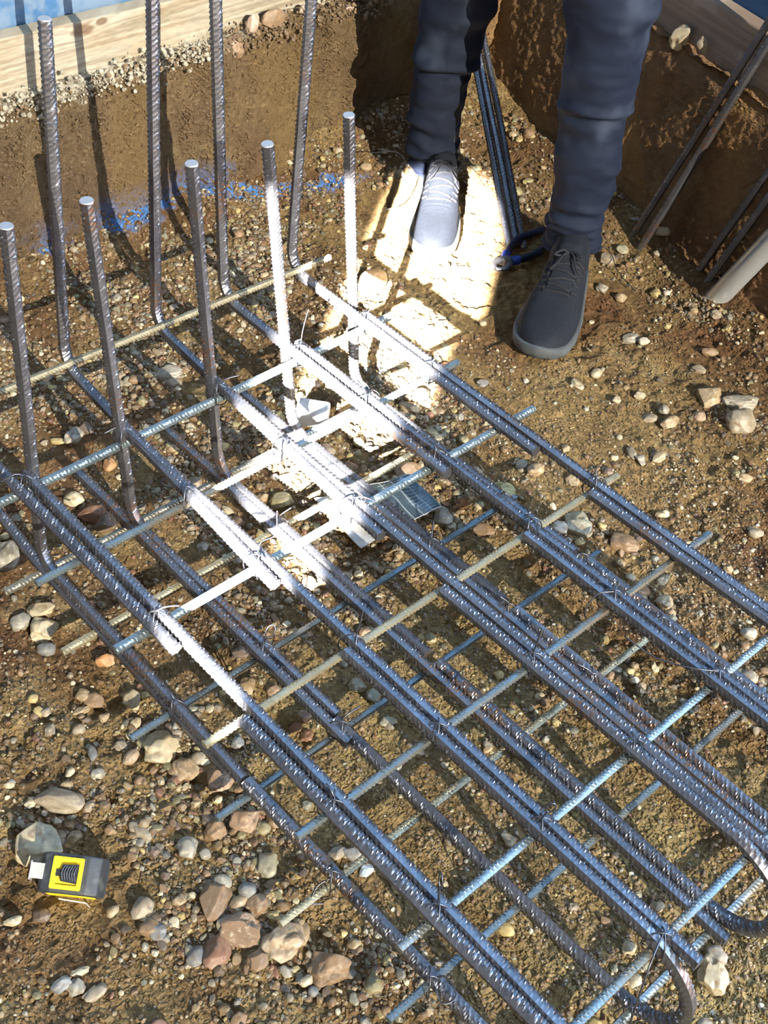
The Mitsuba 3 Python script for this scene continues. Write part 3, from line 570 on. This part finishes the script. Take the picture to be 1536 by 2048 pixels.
# loose gravel: the larger pieces one by one, the rest as stuff
def in_view(P, m=.06):
    c = (np.column_stack([P, np.full(len(P), -.05)]) - CAM); zc = c @ FWD
    u, v = 768 + FOCAL * (c @ RGT) / zc, 1024 + FOCAL * (c @ DWN) / zc
    return (u > -1536 * m) & (u < 1536 * (1 + m)) & (v > 200) & (v < 2048 * (1 + m)) & (P[:, 0] > -.70) & (to_right_wall(P[:, 0], P[:, 1]) < -.012)
FEET = [(-.20, .66, -.06, .86), (-.43, .72, -.24, .92)]
def clear(P):
    ok = np.ones(len(P), bool)
    for x0, y0, x1, y1 in ((-.14, .60, .08, .93), (-.52, .68, -.25, .95), (.34, -.58, .47, -.44), (.07, 1.0, .21, 1.09), (-.10, 1.02, -.03, 1.09), (-.20, .76, -.12, .95)):
        ok &= ~((P[:, 0] > x0) & (P[:, 0] < x1) & (P[:, 1] > y0) & (P[:, 1] < y1))
    return ok
def scatter(n, lo, hi, power, seed, bare):
    r = np.random.default_rng(seed); P = np.empty((0, 2))
    while len(P) < n:
        q = r.uniform((-.75, -.95), (1.25, 1.25), (n * 3, 2)); q = q[in_view(q) & clear(q)]
        p3 = np.column_stack([q, np.zeros(len(q))])
        dens = np.clip((mfbm(p3, 5, 3, 31) - .40) * 5, bare, 1) * np.clip((mfbm(p3, 16, 2, 37) - .30) * 4, .25, 1)
        dens *= np.where((q[:, 0] > -.25) & (q[:, 0] < .30) & (q[:, 1] > .45) & (q[:, 1] < .95), .35, 1) * np.where((q[:, 0] < -.15) & (q[:, 1] > .55), .5, 1)
        if lo > .005: dens = dens * np.where((q[:, 0] > .30) & (q[:, 1] > -.27) & (q[:, 1] < .22), .22, 1)
        P = np.vstack([P, q[r.uniform(size=len(q)) < dens]])
    P = P[:n]; s = lo * (hi / lo) ** (r.uniform(size=n) ** power)
    return P, s, r
MIX = ['taupe', 'tan', 'grey', 'olivegrey', 'brown', 'cream', 'yellow', 'brown', 'brown', 'dark', 'taupe', 'olive', 'taupe', 'tan', 'brown', 'brown', 'redbrown', 'olive']
P, s, r = scatter(190, .0150, .026, 1.6, 3, .05)
for k in range(len(P)):
    pebble(P[k, 0], P[k, 1], s[k], s[k] * rg.uniform(.62, 1.0), MIX[rg.integers(len(MIX))], 2000 + k, 2)
def gravel(n, lo, hi, power, seed, sub, bare, sink):
    P, s, r = scatter(n, lo, hi, power, seed, bare)
    forms = []
    for k in range(24):
        v, f, c = stone_mesh(1, r.uniform(.6, 1), r.uniform(.45, .8), 'taupe', float(r.choice([.3, .6, .9])), 4000 + k + seed, sub); forms.append(v)
    f = ICO[sub].faces; nv = len(ICO[sub].vertices)
    which = r.integers(0, 24, n); th = r.uniform(0, 2 * np.pi, n)
    tx, ty = r.normal(0, .35, n), r.normal(0, .35, n)
    v = np.array(forms)[which] * s[:, None, None]
    ct, st = np.cos(th)[:, None], np.sin(th)[:, None]
    x, y, z = v[..., 0], v[..., 1], v[..., 2]
    x, y = x * ct - y * st, x * st + y * ct
    x, z = x + z * tx[:, None] * .6, z - x * tx[:, None] * .6
    y, z = y + z * ty[:, None] * .6, z - y * ty[:, None] * .6
    gz = ground_z(P[:, 0], P[:, 1]) + s * sink
    V = np.stack([x + P[:, :1], y + P[:, 1:], z + gz[:, None]], -1)
    pal = np.array([PAL[c] for c in MIX]); col = pal[r.integers(0, len(pal), n)] * r.uniform(.5, 1.0, (n, 1))
    crumb = r.uniform(size=n) < (.15 if sub else .6); col[crumb] = np.array([.135, .090, .045]) * r.uniform(.5, 1.5, (crumb.sum(), 1))
    light = r.uniform(size=n) < .05; col[light] = np.array([.44, .38, .26]) * r.uniform(.8, 1.1, (light.sum(), 1))
    C = np.repeat(col[:, None], nv, 1) * r.uniform(.85, 1.15, (n, nv, 1))
    F = (f[None] + (np.arange(n) * nv)[:, None, None]).reshape(-1, 3)
    return V.reshape(-1, 3), F, C.reshape(-1, 3)
parts = [gravel(8200, .0065, .0150, 1.8, 11, 1, .10, .12), gravel(42000, .0026, .0074, 1.3, 12, 0, .45, .10)]
n0 = 0; GV, GF, GC = [], [], []
for v, f, c in parts:
    GV.append(v); GF.append(f + n0); GC.append(c); n0 += len(v)
tag(put('gravel', trimesh.Trimesh(np.vstack(GV), np.vstack(GF), process=False), 'stone', smooth=False, color=np.clip(np.vstack(GC), .01, .9)),
    'fine loose gravel and grit strewn over the brown pit floor', 'gravel', kind='stuff')

def crumbs():
    r = np.random.default_rng(8); n = 2200; V, F, C = [], [], []
    for k in range(n):
        y = r.uniform(-.3, .95); s = .0014 * 4.2 ** (r.uniform() ** 2.2); big = ICO[0].vertices * r.uniform(.7, 1.2, (12, 3)) * s
        back = r.uniform(0, 1); x = -.698 - .030 * back; z = .232 + .020 * back + r.normal(0, .010) - s * .7
        chalk = (y < .52) and r.uniform() < .75
        V.append(big + [x + .012, y, z]); F.append(ICO[0].faces + 12 * k)
        C.append(np.tile((np.array([.38, .34, .26]) if chalk else np.array([.17, .115, .065])) * r.uniform(.6, 1.1), (12, 1)))
    tag(put('chalk_rubble', trimesh.Trimesh(np.vstack(V), np.vstack(F), process=False), 'stone', color=np.vstack(C)), 'pale chalky crumbs along the crest of the left earth wall below the timber board', 'rubble', kind='stuff')
crumbs()

# ---------------------------------------------------------------- the worker
person = thing('person', 'person in dusty dark blue jeans and dark trainers standing in the corner of the pit', 'person')
LEG_R = [(-.093, .876, .000, .044), (-.094, .871, .014, .047), (-.094, .865, .066, .0465), (-.087, .864, .132, .0495), (-.090, .854, .212, .0555), (-.090, .849, .260, .0570), (-.087, .846, .308, .0610), (-.086, .843, .353, .0600), (-.085, .836, .414, .0620), (-.088, .830, .481, .0710), (-.105, .824, .60, .081), (-.125, .82, .74, .091), (-.14, .83, .84, .098)]
LEG_L = [(-.453, .868, -.012, .044), (-.454, .867, .010, .046), (-.459, .860, .040, .0465), (-.459, .853, .096, .0475), (-.453, .854, .151, .0485), (-.448, .852, .204, .0515), (-.443, .852, .245, .0570), (-.438, .851, .294, .0575), (-.430, .852, .351, .0640), (-.410, .850, .46, .072), (-.378, .843, .60, .083), (-.345, .84, .74, .092), (-.33, .835, .84, .098)]
def leg(rows, folds, seed):
    R = np.array(rows); s = np.concatenate([[0], np.cumsum(np.linalg.norm(np.diff(R[:, :3], axis=0), axis=1))])
    q = np.linspace(0, s[-1], 240); C = np.stack([np.interp(q, s, R[:, k]) for k in range(4)], 1)
    from scipy.ndimage import gaussian_filter1d
    C = gaussian_filter1d(C, 5, axis=0, mode='nearest')
    th = np.linspace(0, 2 * np.pi, 80, endpoint=False); D = np.stack([np.cos(th), np.sin(th)], 1)
    TH, Z = np.meshgrid(th, C[:, 2], indexing='xy')
    rad = np.broadcast_to(C[:, 3:4], TH.shape).copy()
    rad *= 1 + .05 * np.cos(2 * (TH - .8))
    p = np.stack([np.cos(TH) * .06, np.sin(TH) * .06, Z], -1)
    rad += .016 * (mfbm(p + seed, 11, 2, seed) - .5) + .008 * (mfbm(p * [1, 1, 1.6] + seed, 30, 2, seed + 1) - .5)
    for z0, amp, width, tilt, phase, spread in folds:
        zz = z0 + tilt * np.cos(TH - phase) + .010 * (mfbm(p + seed + z0, 18, 2, 3) - .5)
        d = (Z - zz) / width; mask = np.exp(-((np.angle(np.exp(1j * (TH - phase)))) / spread) ** 2)
        rad += 1.35 * amp * mask * (np.exp(-d**2) - .9 * np.exp(-(d + 1.6) ** 2))
    V = np.stack([C[:, 0:1] + rad * np.cos(TH), C[:, 1:2] + rad * np.sin(TH), Z], -1)
    n, m = TH.shape; f = grid_faces(n, m, True); tri = np.vstack([f[:, [0, 1, 2]], f[:, [0, 2, 3]]]); V = V.reshape(-1, 3); k = len(V)
    V = np.vstack([V, [C[0, :3] + [0, 0, .010]], [C[-1, :3]]]); j = np.arange(m)
    tri = np.vstack([tri, np.stack([(j + 1) % m, j, j * 0 + k], 1), np.stack([(n - 1) * m + j, (n - 1) * m + (j + 1) % m, j * 0 + k + 1], 1)])
    return m3.Manifold(m3.Mesh(V.astype(np.float32), tri.astype(np.uint32)))
FW = -.83                                                            # the direction, in plan, in which the worker faces: toward the camera
fr = [(.012, .007, .007, .004, FW, 9), (.034, .006, .007, -.006, FW + 1, 2.2), (.058, .006, .008, .007, FW - .6, 2.0), (.084, .005, .008, -.008, FW + .5, 1.8), (.108, .0045, .009, .009, FW, 1.4), (.165, .003, .014, .03, FW + 1, .9), (.295, .0075, .009, .016, FW + .2, 1.5), (.315, .004, .02, -.03, FW - 1, .9), (.44, .004, .02, .04, FW + 1.2, .9), (.405, .003, .02, -.03, FW - .4, .7)]
fl = [(.010, .007, .007, .003, FW, 9), (.036, .009, .012, .009, FW - .3, 2.0), (.070, .006, .009, -.012, FW + .9, 1.6), (.100, .006, .010, .012, FW - 1.0, 1.4), (.150, .003, .012, .02, FW, .9), (.228, .009, .010, .012, FW + .1, 1.7), (.262, .004, .015, -.02, FW - .6, 1.0), (.31, .004, .02, .03, FW + 1.1, .9), (.36, .003, .02, -.03, FW, .8)]
hips = m3.Manifold.batch_hull([m3.Manifold.sphere(.098, 48).translate(q) for q in ((-.14, .83, .84), (-.33, .835, .84))] + [m3.Manifold.sphere(.11, 48).translate(q) for q in ((-.165, .85, .99), (-.305, .855, .99))])
put('trousers', from_m3(leg(LEG_R, fr, 13) + leg(LEG_L, fl, 29) + hips), 'denim', person, smooth=60)

def shoe(toe, heel, z0, broad):
    """Knitted trainer along the line toe-heel; local x from toe to heel, y to the wearer's left, z up."""
    toe, heel = np.array(toe), np.array(heel); X = unit(np.append(heel - toe, 0)); Z = np.array([0, 0, 1.0]); Y = np.cross(Z, X); L = np.linalg.norm(heel - toe)
    o = np.append(toe, z0)
    xs = np.array([0, .02, .06, .14, .25, .36, .48, .60, .72, .84, .93, .98, 1.0])
    wid = np.array([.004, .020, .034, .0455, .051, .0505, .046, .041, .0385, .0375, .034, .022, .006]) * broad
    mid = np.array([.006, .006, .006, .006, .005, .003, .0, -.002, -.002, 0, 0, 0, 0])
    top = np.array([.030, .040, .048, .056, .064, .076, .094, .110, .118, .120, .118, .110, .095])
    q = np.linspace(0, 1, 90); from scipy.interpolate import PchipInterpolator as PI_
    W, M, H = PI_(xs, wid)(q), PI_(xs, mid)(q), PI_(xs, top)(q)
    def section(a, w, h, zb, e):                                      # half superellipse over a flat base
        return np.sign(np.cos(a)) * np.abs(np.cos(a)) ** e * w, zb + np.abs(np.sin(a)) ** e * (h - zb)
    a = np.linspace(0, np.pi, 41); V = []
    for k in range(len(q)):
        cy, cz = section(a, W[k] * .955, H[k], .016, .72)
        cr = .0012 * math.sin(q[k] * 210) * math.exp(-((q[k] - .36) / .09) ** 2)
        V.append(np.stack([np.full_like(a, q[k] * L), M[k] + cy, cz + cr * np.sin(a)], 1))
    V = np.array(V); f = grid_faces(*V.shape[:2])
    s = thing_part('shoe', person)
    put('upper', frame(quads(V, f), o, X, Y, Z), 'shoe_knit', s, smooth=True)
    b = np.linspace(0, 2 * np.pi, 140, endpoint=False)
    ring = np.concatenate([np.stack([q * L, M + W], 1), np.stack([q[::-1] * L, (M - W)[::-1]], 1)])
    from shapely.geometry import Polygon
    poly = Polygon(ring).buffer(.0005)
    layers = []
    for zz, off in ((0.0, -.006), (.004, -.001), (.010, .0022), (.018, .0026), (.024, .0012), (.027, -.003)):
        c = np.array(poly.buffer(off, quad_segs=12).exterior.coords)[:-1]
        sl = np.concatenate([[0], np.cumsum(np.linalg.norm(np.diff(np.vstack([c, c[:1]]), axis=0), axis=1))])
        k0 = np.argmin(c[:, 0]); c = np.roll(c, -k0, 0); sl = np.concatenate([[0], np.cumsum(np.linalg.norm(np.diff(np.vstack([c, c[:1]]), axis=0), axis=1))])
        t = np.linspace(0, sl[-1], 161)[:-1]; cc = np.vstack([c, c[:1]])
        lx, ly = np.interp(t, sl, cc[:, 0]), np.interp(t, sl, cc[:, 1])
        groove = .0012 * np.sin(np.arange(160) * .9) if .003 < zz < .02 else 0
        layers.append(np.stack([lx, ly, zz + .010 * np.clip(1 - lx / L / .16, 0, 1) ** 2 + .004 * (lx / L) * (zz > .015) + groove], 1))
    Vs = np.array(layers); n, m = Vs.shape[:2]; f = grid_faces(n, m, True); tri = np.vstack([f[:, [0, 1, 2]], f[:, [0, 2, 3]]]); vv = Vs.reshape(-1, 3); k = len(vv)
    vv = np.vstack([vv, [[L * .5, 0, 0]], [[L * .5, 0, .027]]]); j = np.arange(m)
    tri = np.vstack([tri, np.stack([(j + 1) % m, j, j * 0 + k], 1), np.stack([(n - 1) * m + j, (n - 1) * m + (j + 1) % m, j * 0 + k + 1], 1)])
    sole = trimesh.Trimesh(vv, tri, process=False)
    if sole.volume < 0: sole.invert()
    put('sole', frame(sole, o, X, Y, Z), 'shoe_sole', s, smooth=35)
    Hf, Wf, Mf = PI_(xs, top), PI_(xs, wid), PI_(xs, mid)
    def on_top(t, y):                                                 # a point on the upper, t from toe to heel, y across
        w = Wf(t) * .955; c = np.clip(abs(y) / w, 0, .98); al = np.arccos(c ** (1 / .72)); return np.array([t * L, Mf(t) + y, .016 + np.sin(al) ** .72 * (Hf(t) - .016)])
    def strip(pts, r, flat=1.0): return sweep(curve(pts, .003), r, 7)
    lace = []
    for k, t in enumerate((.40, .445, .49, .535, .58)):
        w = .021 + .0012 * k
        lace.append(strip([on_top(t + .012 * (-1) ** k * (y / w), y) + [0, 0, .0030 - .0018 * abs(y / w)] for y in np.linspace(-w, w, 7)], .0030))
    kx = on_top(.60, 0) + np.array([0, 0, .004])
    for sgn in (-1, 1):
        lace.append(strip([kx, kx + [-.004, sgn * .012, .007], kx + [-.016, sgn * .024, .003], kx + [-.014, sgn * .014, .001], kx + [-.002, sgn * .003, .001]], .0022))
        lace.append(strip([kx, kx + [-.010, sgn * .008, .003], kx + [-.030, sgn * .016, -.004], kx + [-.040, sgn * .026, -.014]], .0020))
    put('laces', frame(cat(lace), o, X, Y, Z), 'shoe_trim', s, smooth=True)
    eye = []
    for sgn in (-1, 1):
        for t in (.385, .43, .475, .52, .565):
            c = on_top(t, sgn * (.023 + .006 * (t - .385))); d = on_top(t + .02, sgn * (.0235 + .006 * (t - .385))) - c
            e = on_top(t, sgn * .033) - c
            eye.append(cat([sweep(curve([c + d * .5 - d * .4 + e * .0, c + d * .5 + e * .5, c + d * .5 + e], .004), np.array([.0030]), 6)]))
    eye.append(strip([on_top(.365, y) + [0, 0, .0008] for y in np.linspace(-.024, .024, 9)], .0022))
    put('eyestay', frame(cat(eye), o, X, Y, Z), 'shoe_trim', s, smooth=True)
    tg = [[on_top(t, y) + np.array([0, 0, .0022 + .010 * max(0, (t - .5)) * 4]) for y in np.linspace(-.019, .019, 9)] for t in np.linspace(.38, .66, 16)]
    put('tongue', frame(quads(np.array(tg), grid_faces(16, 9)), o, X, Y, Z), 'shoe_knit', s, smooth=True)
    return s
def thing_part(name, parent): return fresh(parent + '__' + name)
sr = shoe((.066, .627), (-.096, .884), -.052, 1.06)
sl_ = shoe((-.262, .692), (-.468, .898), -.054, .90)
for c, nm in (((-.090, .870), 'a'), ((-.452, .868), 'b')):
    put('sock', sweep([(c[0], c[1], .03 + .02 * k) for k in range(5)], .038, 24), 'sock', person, smooth=True)

# ---------------------------------------------------------------- things lying about
def tape_measure():
    t = thing('tape_measure', 'black and yellow tape measure with a white end hook on the gravel', 'tape measure')
    Z = unit([.36, -.22, .90]); X = unit([.70, .70, -.05]); X = unit(X - Z * (X @ Z)); Yv = np.cross(Z, X); o = np.array([.385, -.501, -.048]) - Z * .010
    from shapely.geometry import Polygon, box
    prof = Polygon([(-.035, 0), (.036, 0), (.041, .010), (.041, .040), (.034, .056), (.020, .062), (-.022, .062), (-.032, .057), (-.037, .048), (-.037, .004)]).buffer(-.006).buffer(.006, quad_segs=6)
    def slab(poly, th, y0, r=.004):
        layers = []
        for yy, off in ((0, -r), (r * .3, -r * .3), (r, 0), (th - r, 0), (th - r * .3, -r * .3), (th, -r)):
            layers.append(m3.CrossSection([ccw(poly.buffer(off))]).extrude(.0002).translate((0, 0, yy)))
        return from_m3(m3.Manifold.batch_hull(layers)).apply_translation((0, 0, y0)) if True else None
    X, Yv, Z = X * .93, Yv * .93, Z * .93
    B = lambda m: frame(m, o, X, Z, -Yv)                              # profile x, profile y = up, extrusion across
    put('body', B(slab(prof, .046, -.023)), 'black_rubber', t, smooth=35)
    side = prof.buffer(-.009).difference(box(-.08, -.01, .08, .006))
    put('side_panel', B(slab(side.buffer(-.003).buffer(.003), .010, -.0232, .003)), 'yellow_plastic', t, smooth=35)
    put('side_panel', B(slab(side.buffer(-.003).buffer(.003), .010, .0140, .003)), 'yellow_plastic', t, smooth=35)
    fr_ = Polygon([(-.020, -.0165), (.012, -.0165), (.012, .0165), (-.020, .0165)]).buffer(.004).buffer(-.002)
    rim = fr_.difference(fr_.buffer(-.005))
    ex = lambda p_, h_, z_: frame(trimesh.creation.extrude_polygon(p_, h_, engine='earcut').apply_translation((0, 0, z_)), o, X, Yv, Z)
    put('lock_frame', ex(rim, .0055, .0600), 'yellow_plastic', t, smooth=30)
    put('lock_frame', ex(fr_.buffer(-.004), .002, .0605), 'yellow_plastic', t, smooth=30)
    btn = [ex(Polygon([(-.009, -.0080), (.007, -.0095), (.007, .0095), (-.009, .0080)]).buffer(.0015), .005, .0622), ex(box(-.020, -.004, -.010, .004), .003, .0622)]
    for k in range(6):
        xx = -.0075 + .0029 * k; a = np.linspace(-1, 1, 9)
        pts = np.stack([xx - .0022 * (1 - a**2), a * .0085, .0672 + .0016 * (1 - a**2)], 1)
        btn.append(frame(sweep(pts, .0010, 6), o, X, Yv, Z))
    put('lock_button', cat(btn), 'black_plastic', t, smooth=30)
    hk = m3.Manifold.cube((.0014, .022, .026), True).translate((-.047, 0, .046)) - m3.Manifold.cube((.01, .003, .007), True).translate((-.047, 0, .046))
    hk = hk + m3.Manifold.cube((.016, .018, .0012), True).translate((-.0395, 0, .0570))
    put('hook', frame(from_m3(hk), o, X, Yv, Z), 'hook_steel', t)
    cl = fillet([(-.010, -.0285, .046), (.022, -.0300, .040), (.026, -.034, .012), (.018, -.036, .010)], .003, .001)
    put('belt_clip', frame(cat([sweep(cl + [0, 0, w], .0010, 6) for w in (-.004, -.002, 0, .002, .004)]), o, X, Yv, Z), 'hook_steel', t, smooth=True)
tape_measure()

def pincers():
    t = thing('pincers', 'steel-headed pincers with navy and blue handles lying between the shoes', 'pincers')
    o = np.array([-.172, .790, -.036]); X = unit([-.02, .125, .0]); Y = np.array([-X[1], X[0], 0])
    F = lambda m: frame(m, o, X, Y, np.array([0, 0, 1.0]))
    head = []
    for sgn in (-1, 1):
        head.append(sweep(curve([(.012, -sgn * .004, 0), (-.004, sgn * .010, 0), (-.020, sgn * .013, 0), (-.031, sgn * .006, 0), (-.034, sgn * .0006, 0)], .002), np.interp(np.linspace(0, 1, len(curve([(.012, -sgn * .004, 0), (-.004, sgn * .010, 0), (-.020, sgn * .013, 0), (-.031, sgn * .006, 0), (-.034, sgn * .0006, 0)], .002))), [0, .5, 1], [.007, .0065, .004]), 10))
        pts = curve([(.012, sgn * .008, 0), (.045, sgn * .022, 0), (.085, sgn * .026, 0), (.125, sgn * .017, 0), (.150, sgn * .012, 0)], .003)
        put('handle', F(sweep(pts, np.interp(np.linspace(0, 1, len(pts)), [0, .1, .5, .95, 1], [.0055, .0075, .0078, .0068, .004]), 12)), 'navy_grip', t, smooth=50)
        cp = curve([(.006, sgn * .006, .001), (.012, sgn * .010, .001), (.020, sgn * .014, .001)], .002)
        k = put('collar', F(sweep(cp, .0088, 12)), 'blue_grip', t, smooth=50); labels[k] = {'label': 'bright blue collar'}
    piv = trimesh.creation.cylinder(.008, .016, sections=24)
    k = put('head', F(cat(head + [piv])), 'tool_steel', t, smooth=40); labels[k] = {'label': 'dark steel jaws'}
pincers()

def spacer_block():
    x = unit([.74, .67, 0]); y = np.array([-x[1], x[0], 0])
    a = np.linspace(0, np.pi, 20); prof = [(-.0165, 0)] + [(-.0165 * math.cos(q), .010 + .0165 * math.sin(q)) for q in a] + [(.0165, 0)]
    from shapely.geometry import Polygon
    lay = []
    for zz, off in ((0, -.0025), (.001, -.0008), (.003, 0), (.037, -.001), (.039, -.002), (.040, -.0035)):
        lay.append(m3.CrossSection([ccw(Polygon(prof).buffer(off))]).extrude(.0002).translate((0, 0, zz)))
    m = from_m3(m3.Manifold.batch_hull(lay)).apply_translation((0, 0, -.02))
    tag(put('spacer_block', frame(m.apply_scale(1.28), (-.050, .214, -.040), y, [0, 0, 1], np.cross(y, [0, 0, 1])), 'white_concrete', smooth=30), 'small white concrete spacer block under the bars near the sunlit starter bar', 'spacer block')
spacer_block()

def wrapper():
    t = thing('plastic_wrapper', 'crumpled plastic wrapper, half pale and half dark printed, under the middle bars', 'wrapper')
    P00, P10, P11, P01 = [np.array(q) for q in ((.100, .092, -.030), (.214, .084, -.034), (.226, .232, -.030), (.150, .238, -.026))]
    n = 60; a, b = np.meshgrid(np.linspace(0, 1, n), np.linspace(0, 1, n), indexing='ij'); A, B = a[..., None], b[..., None]
    V = P00 * (1 - A) * (1 - B) + P10 * A * (1 - B) + P11 * A * B + P01 * (1 - A) * B
    V[..., 2] += .012 * (mfbm(V, 22, 3, 61) - .45) + .005 * np.sin(V[..., 0] * 90 + 3 * V[..., 1] * 20) * .4
    V[..., 0] += .006 * (mfbm(V, 30, 2, 66) - .5) * (np.abs(b - .5) > .45)
    uv = np.stack([a, b], -1).reshape(-1, 2)
    put('sheet', quads(V, grid_faces(n, n)), 'wrapper_film', t, smooth=True, uv=uv)
    E = np.vstack([V[0], V[:, -1][1:], V[-1][::-1][1:], V[:, 0][::-1][1:]])
    put('rolled_edge', sweep(E, .0008, 5), 'wrapper_film', t, smooth=True)
wrapper()

def yellow_tip():
    d = unit([.75, .62, .12]); p = np.array([-.192, 1.085, .0]); q = np.linspace(0, 1, 16)
    rad = np.interp(q, [0, .08, .2, .75, .9, 1], [.004, .009, .010, .0085, .007, .001])
    tag(put('yellow_cap', sweep(p + np.outer(q * .055 - .030, d), rad, 20), 'yellow_plastic', smooth=50), 'yellow plastic cap poking out behind the trouser leg', 'cap')
yellow_tip()
def wire_bit(pts, label):
    tag(put('wire_offcut', sweep(curve(pts, .003), .0009, 5), 'wire_steel', smooth=True), label, 'wire')
wire_bit([(-.545, .775, .02), (-.50, .81, .028), (-.455, .80, .0), (-.43, .76, -.03), (-.445, .725, -.043)], 'thin bent wire offcut curling out of the soil beside the sunlit shoe')
wire_bit([(-.155, .945, -.04), (-.09, .985, -.038), (-.03, .95, -.042), (.03, .93, -.045)], 'thin dark wire offcut on the floor behind the dark shoe')
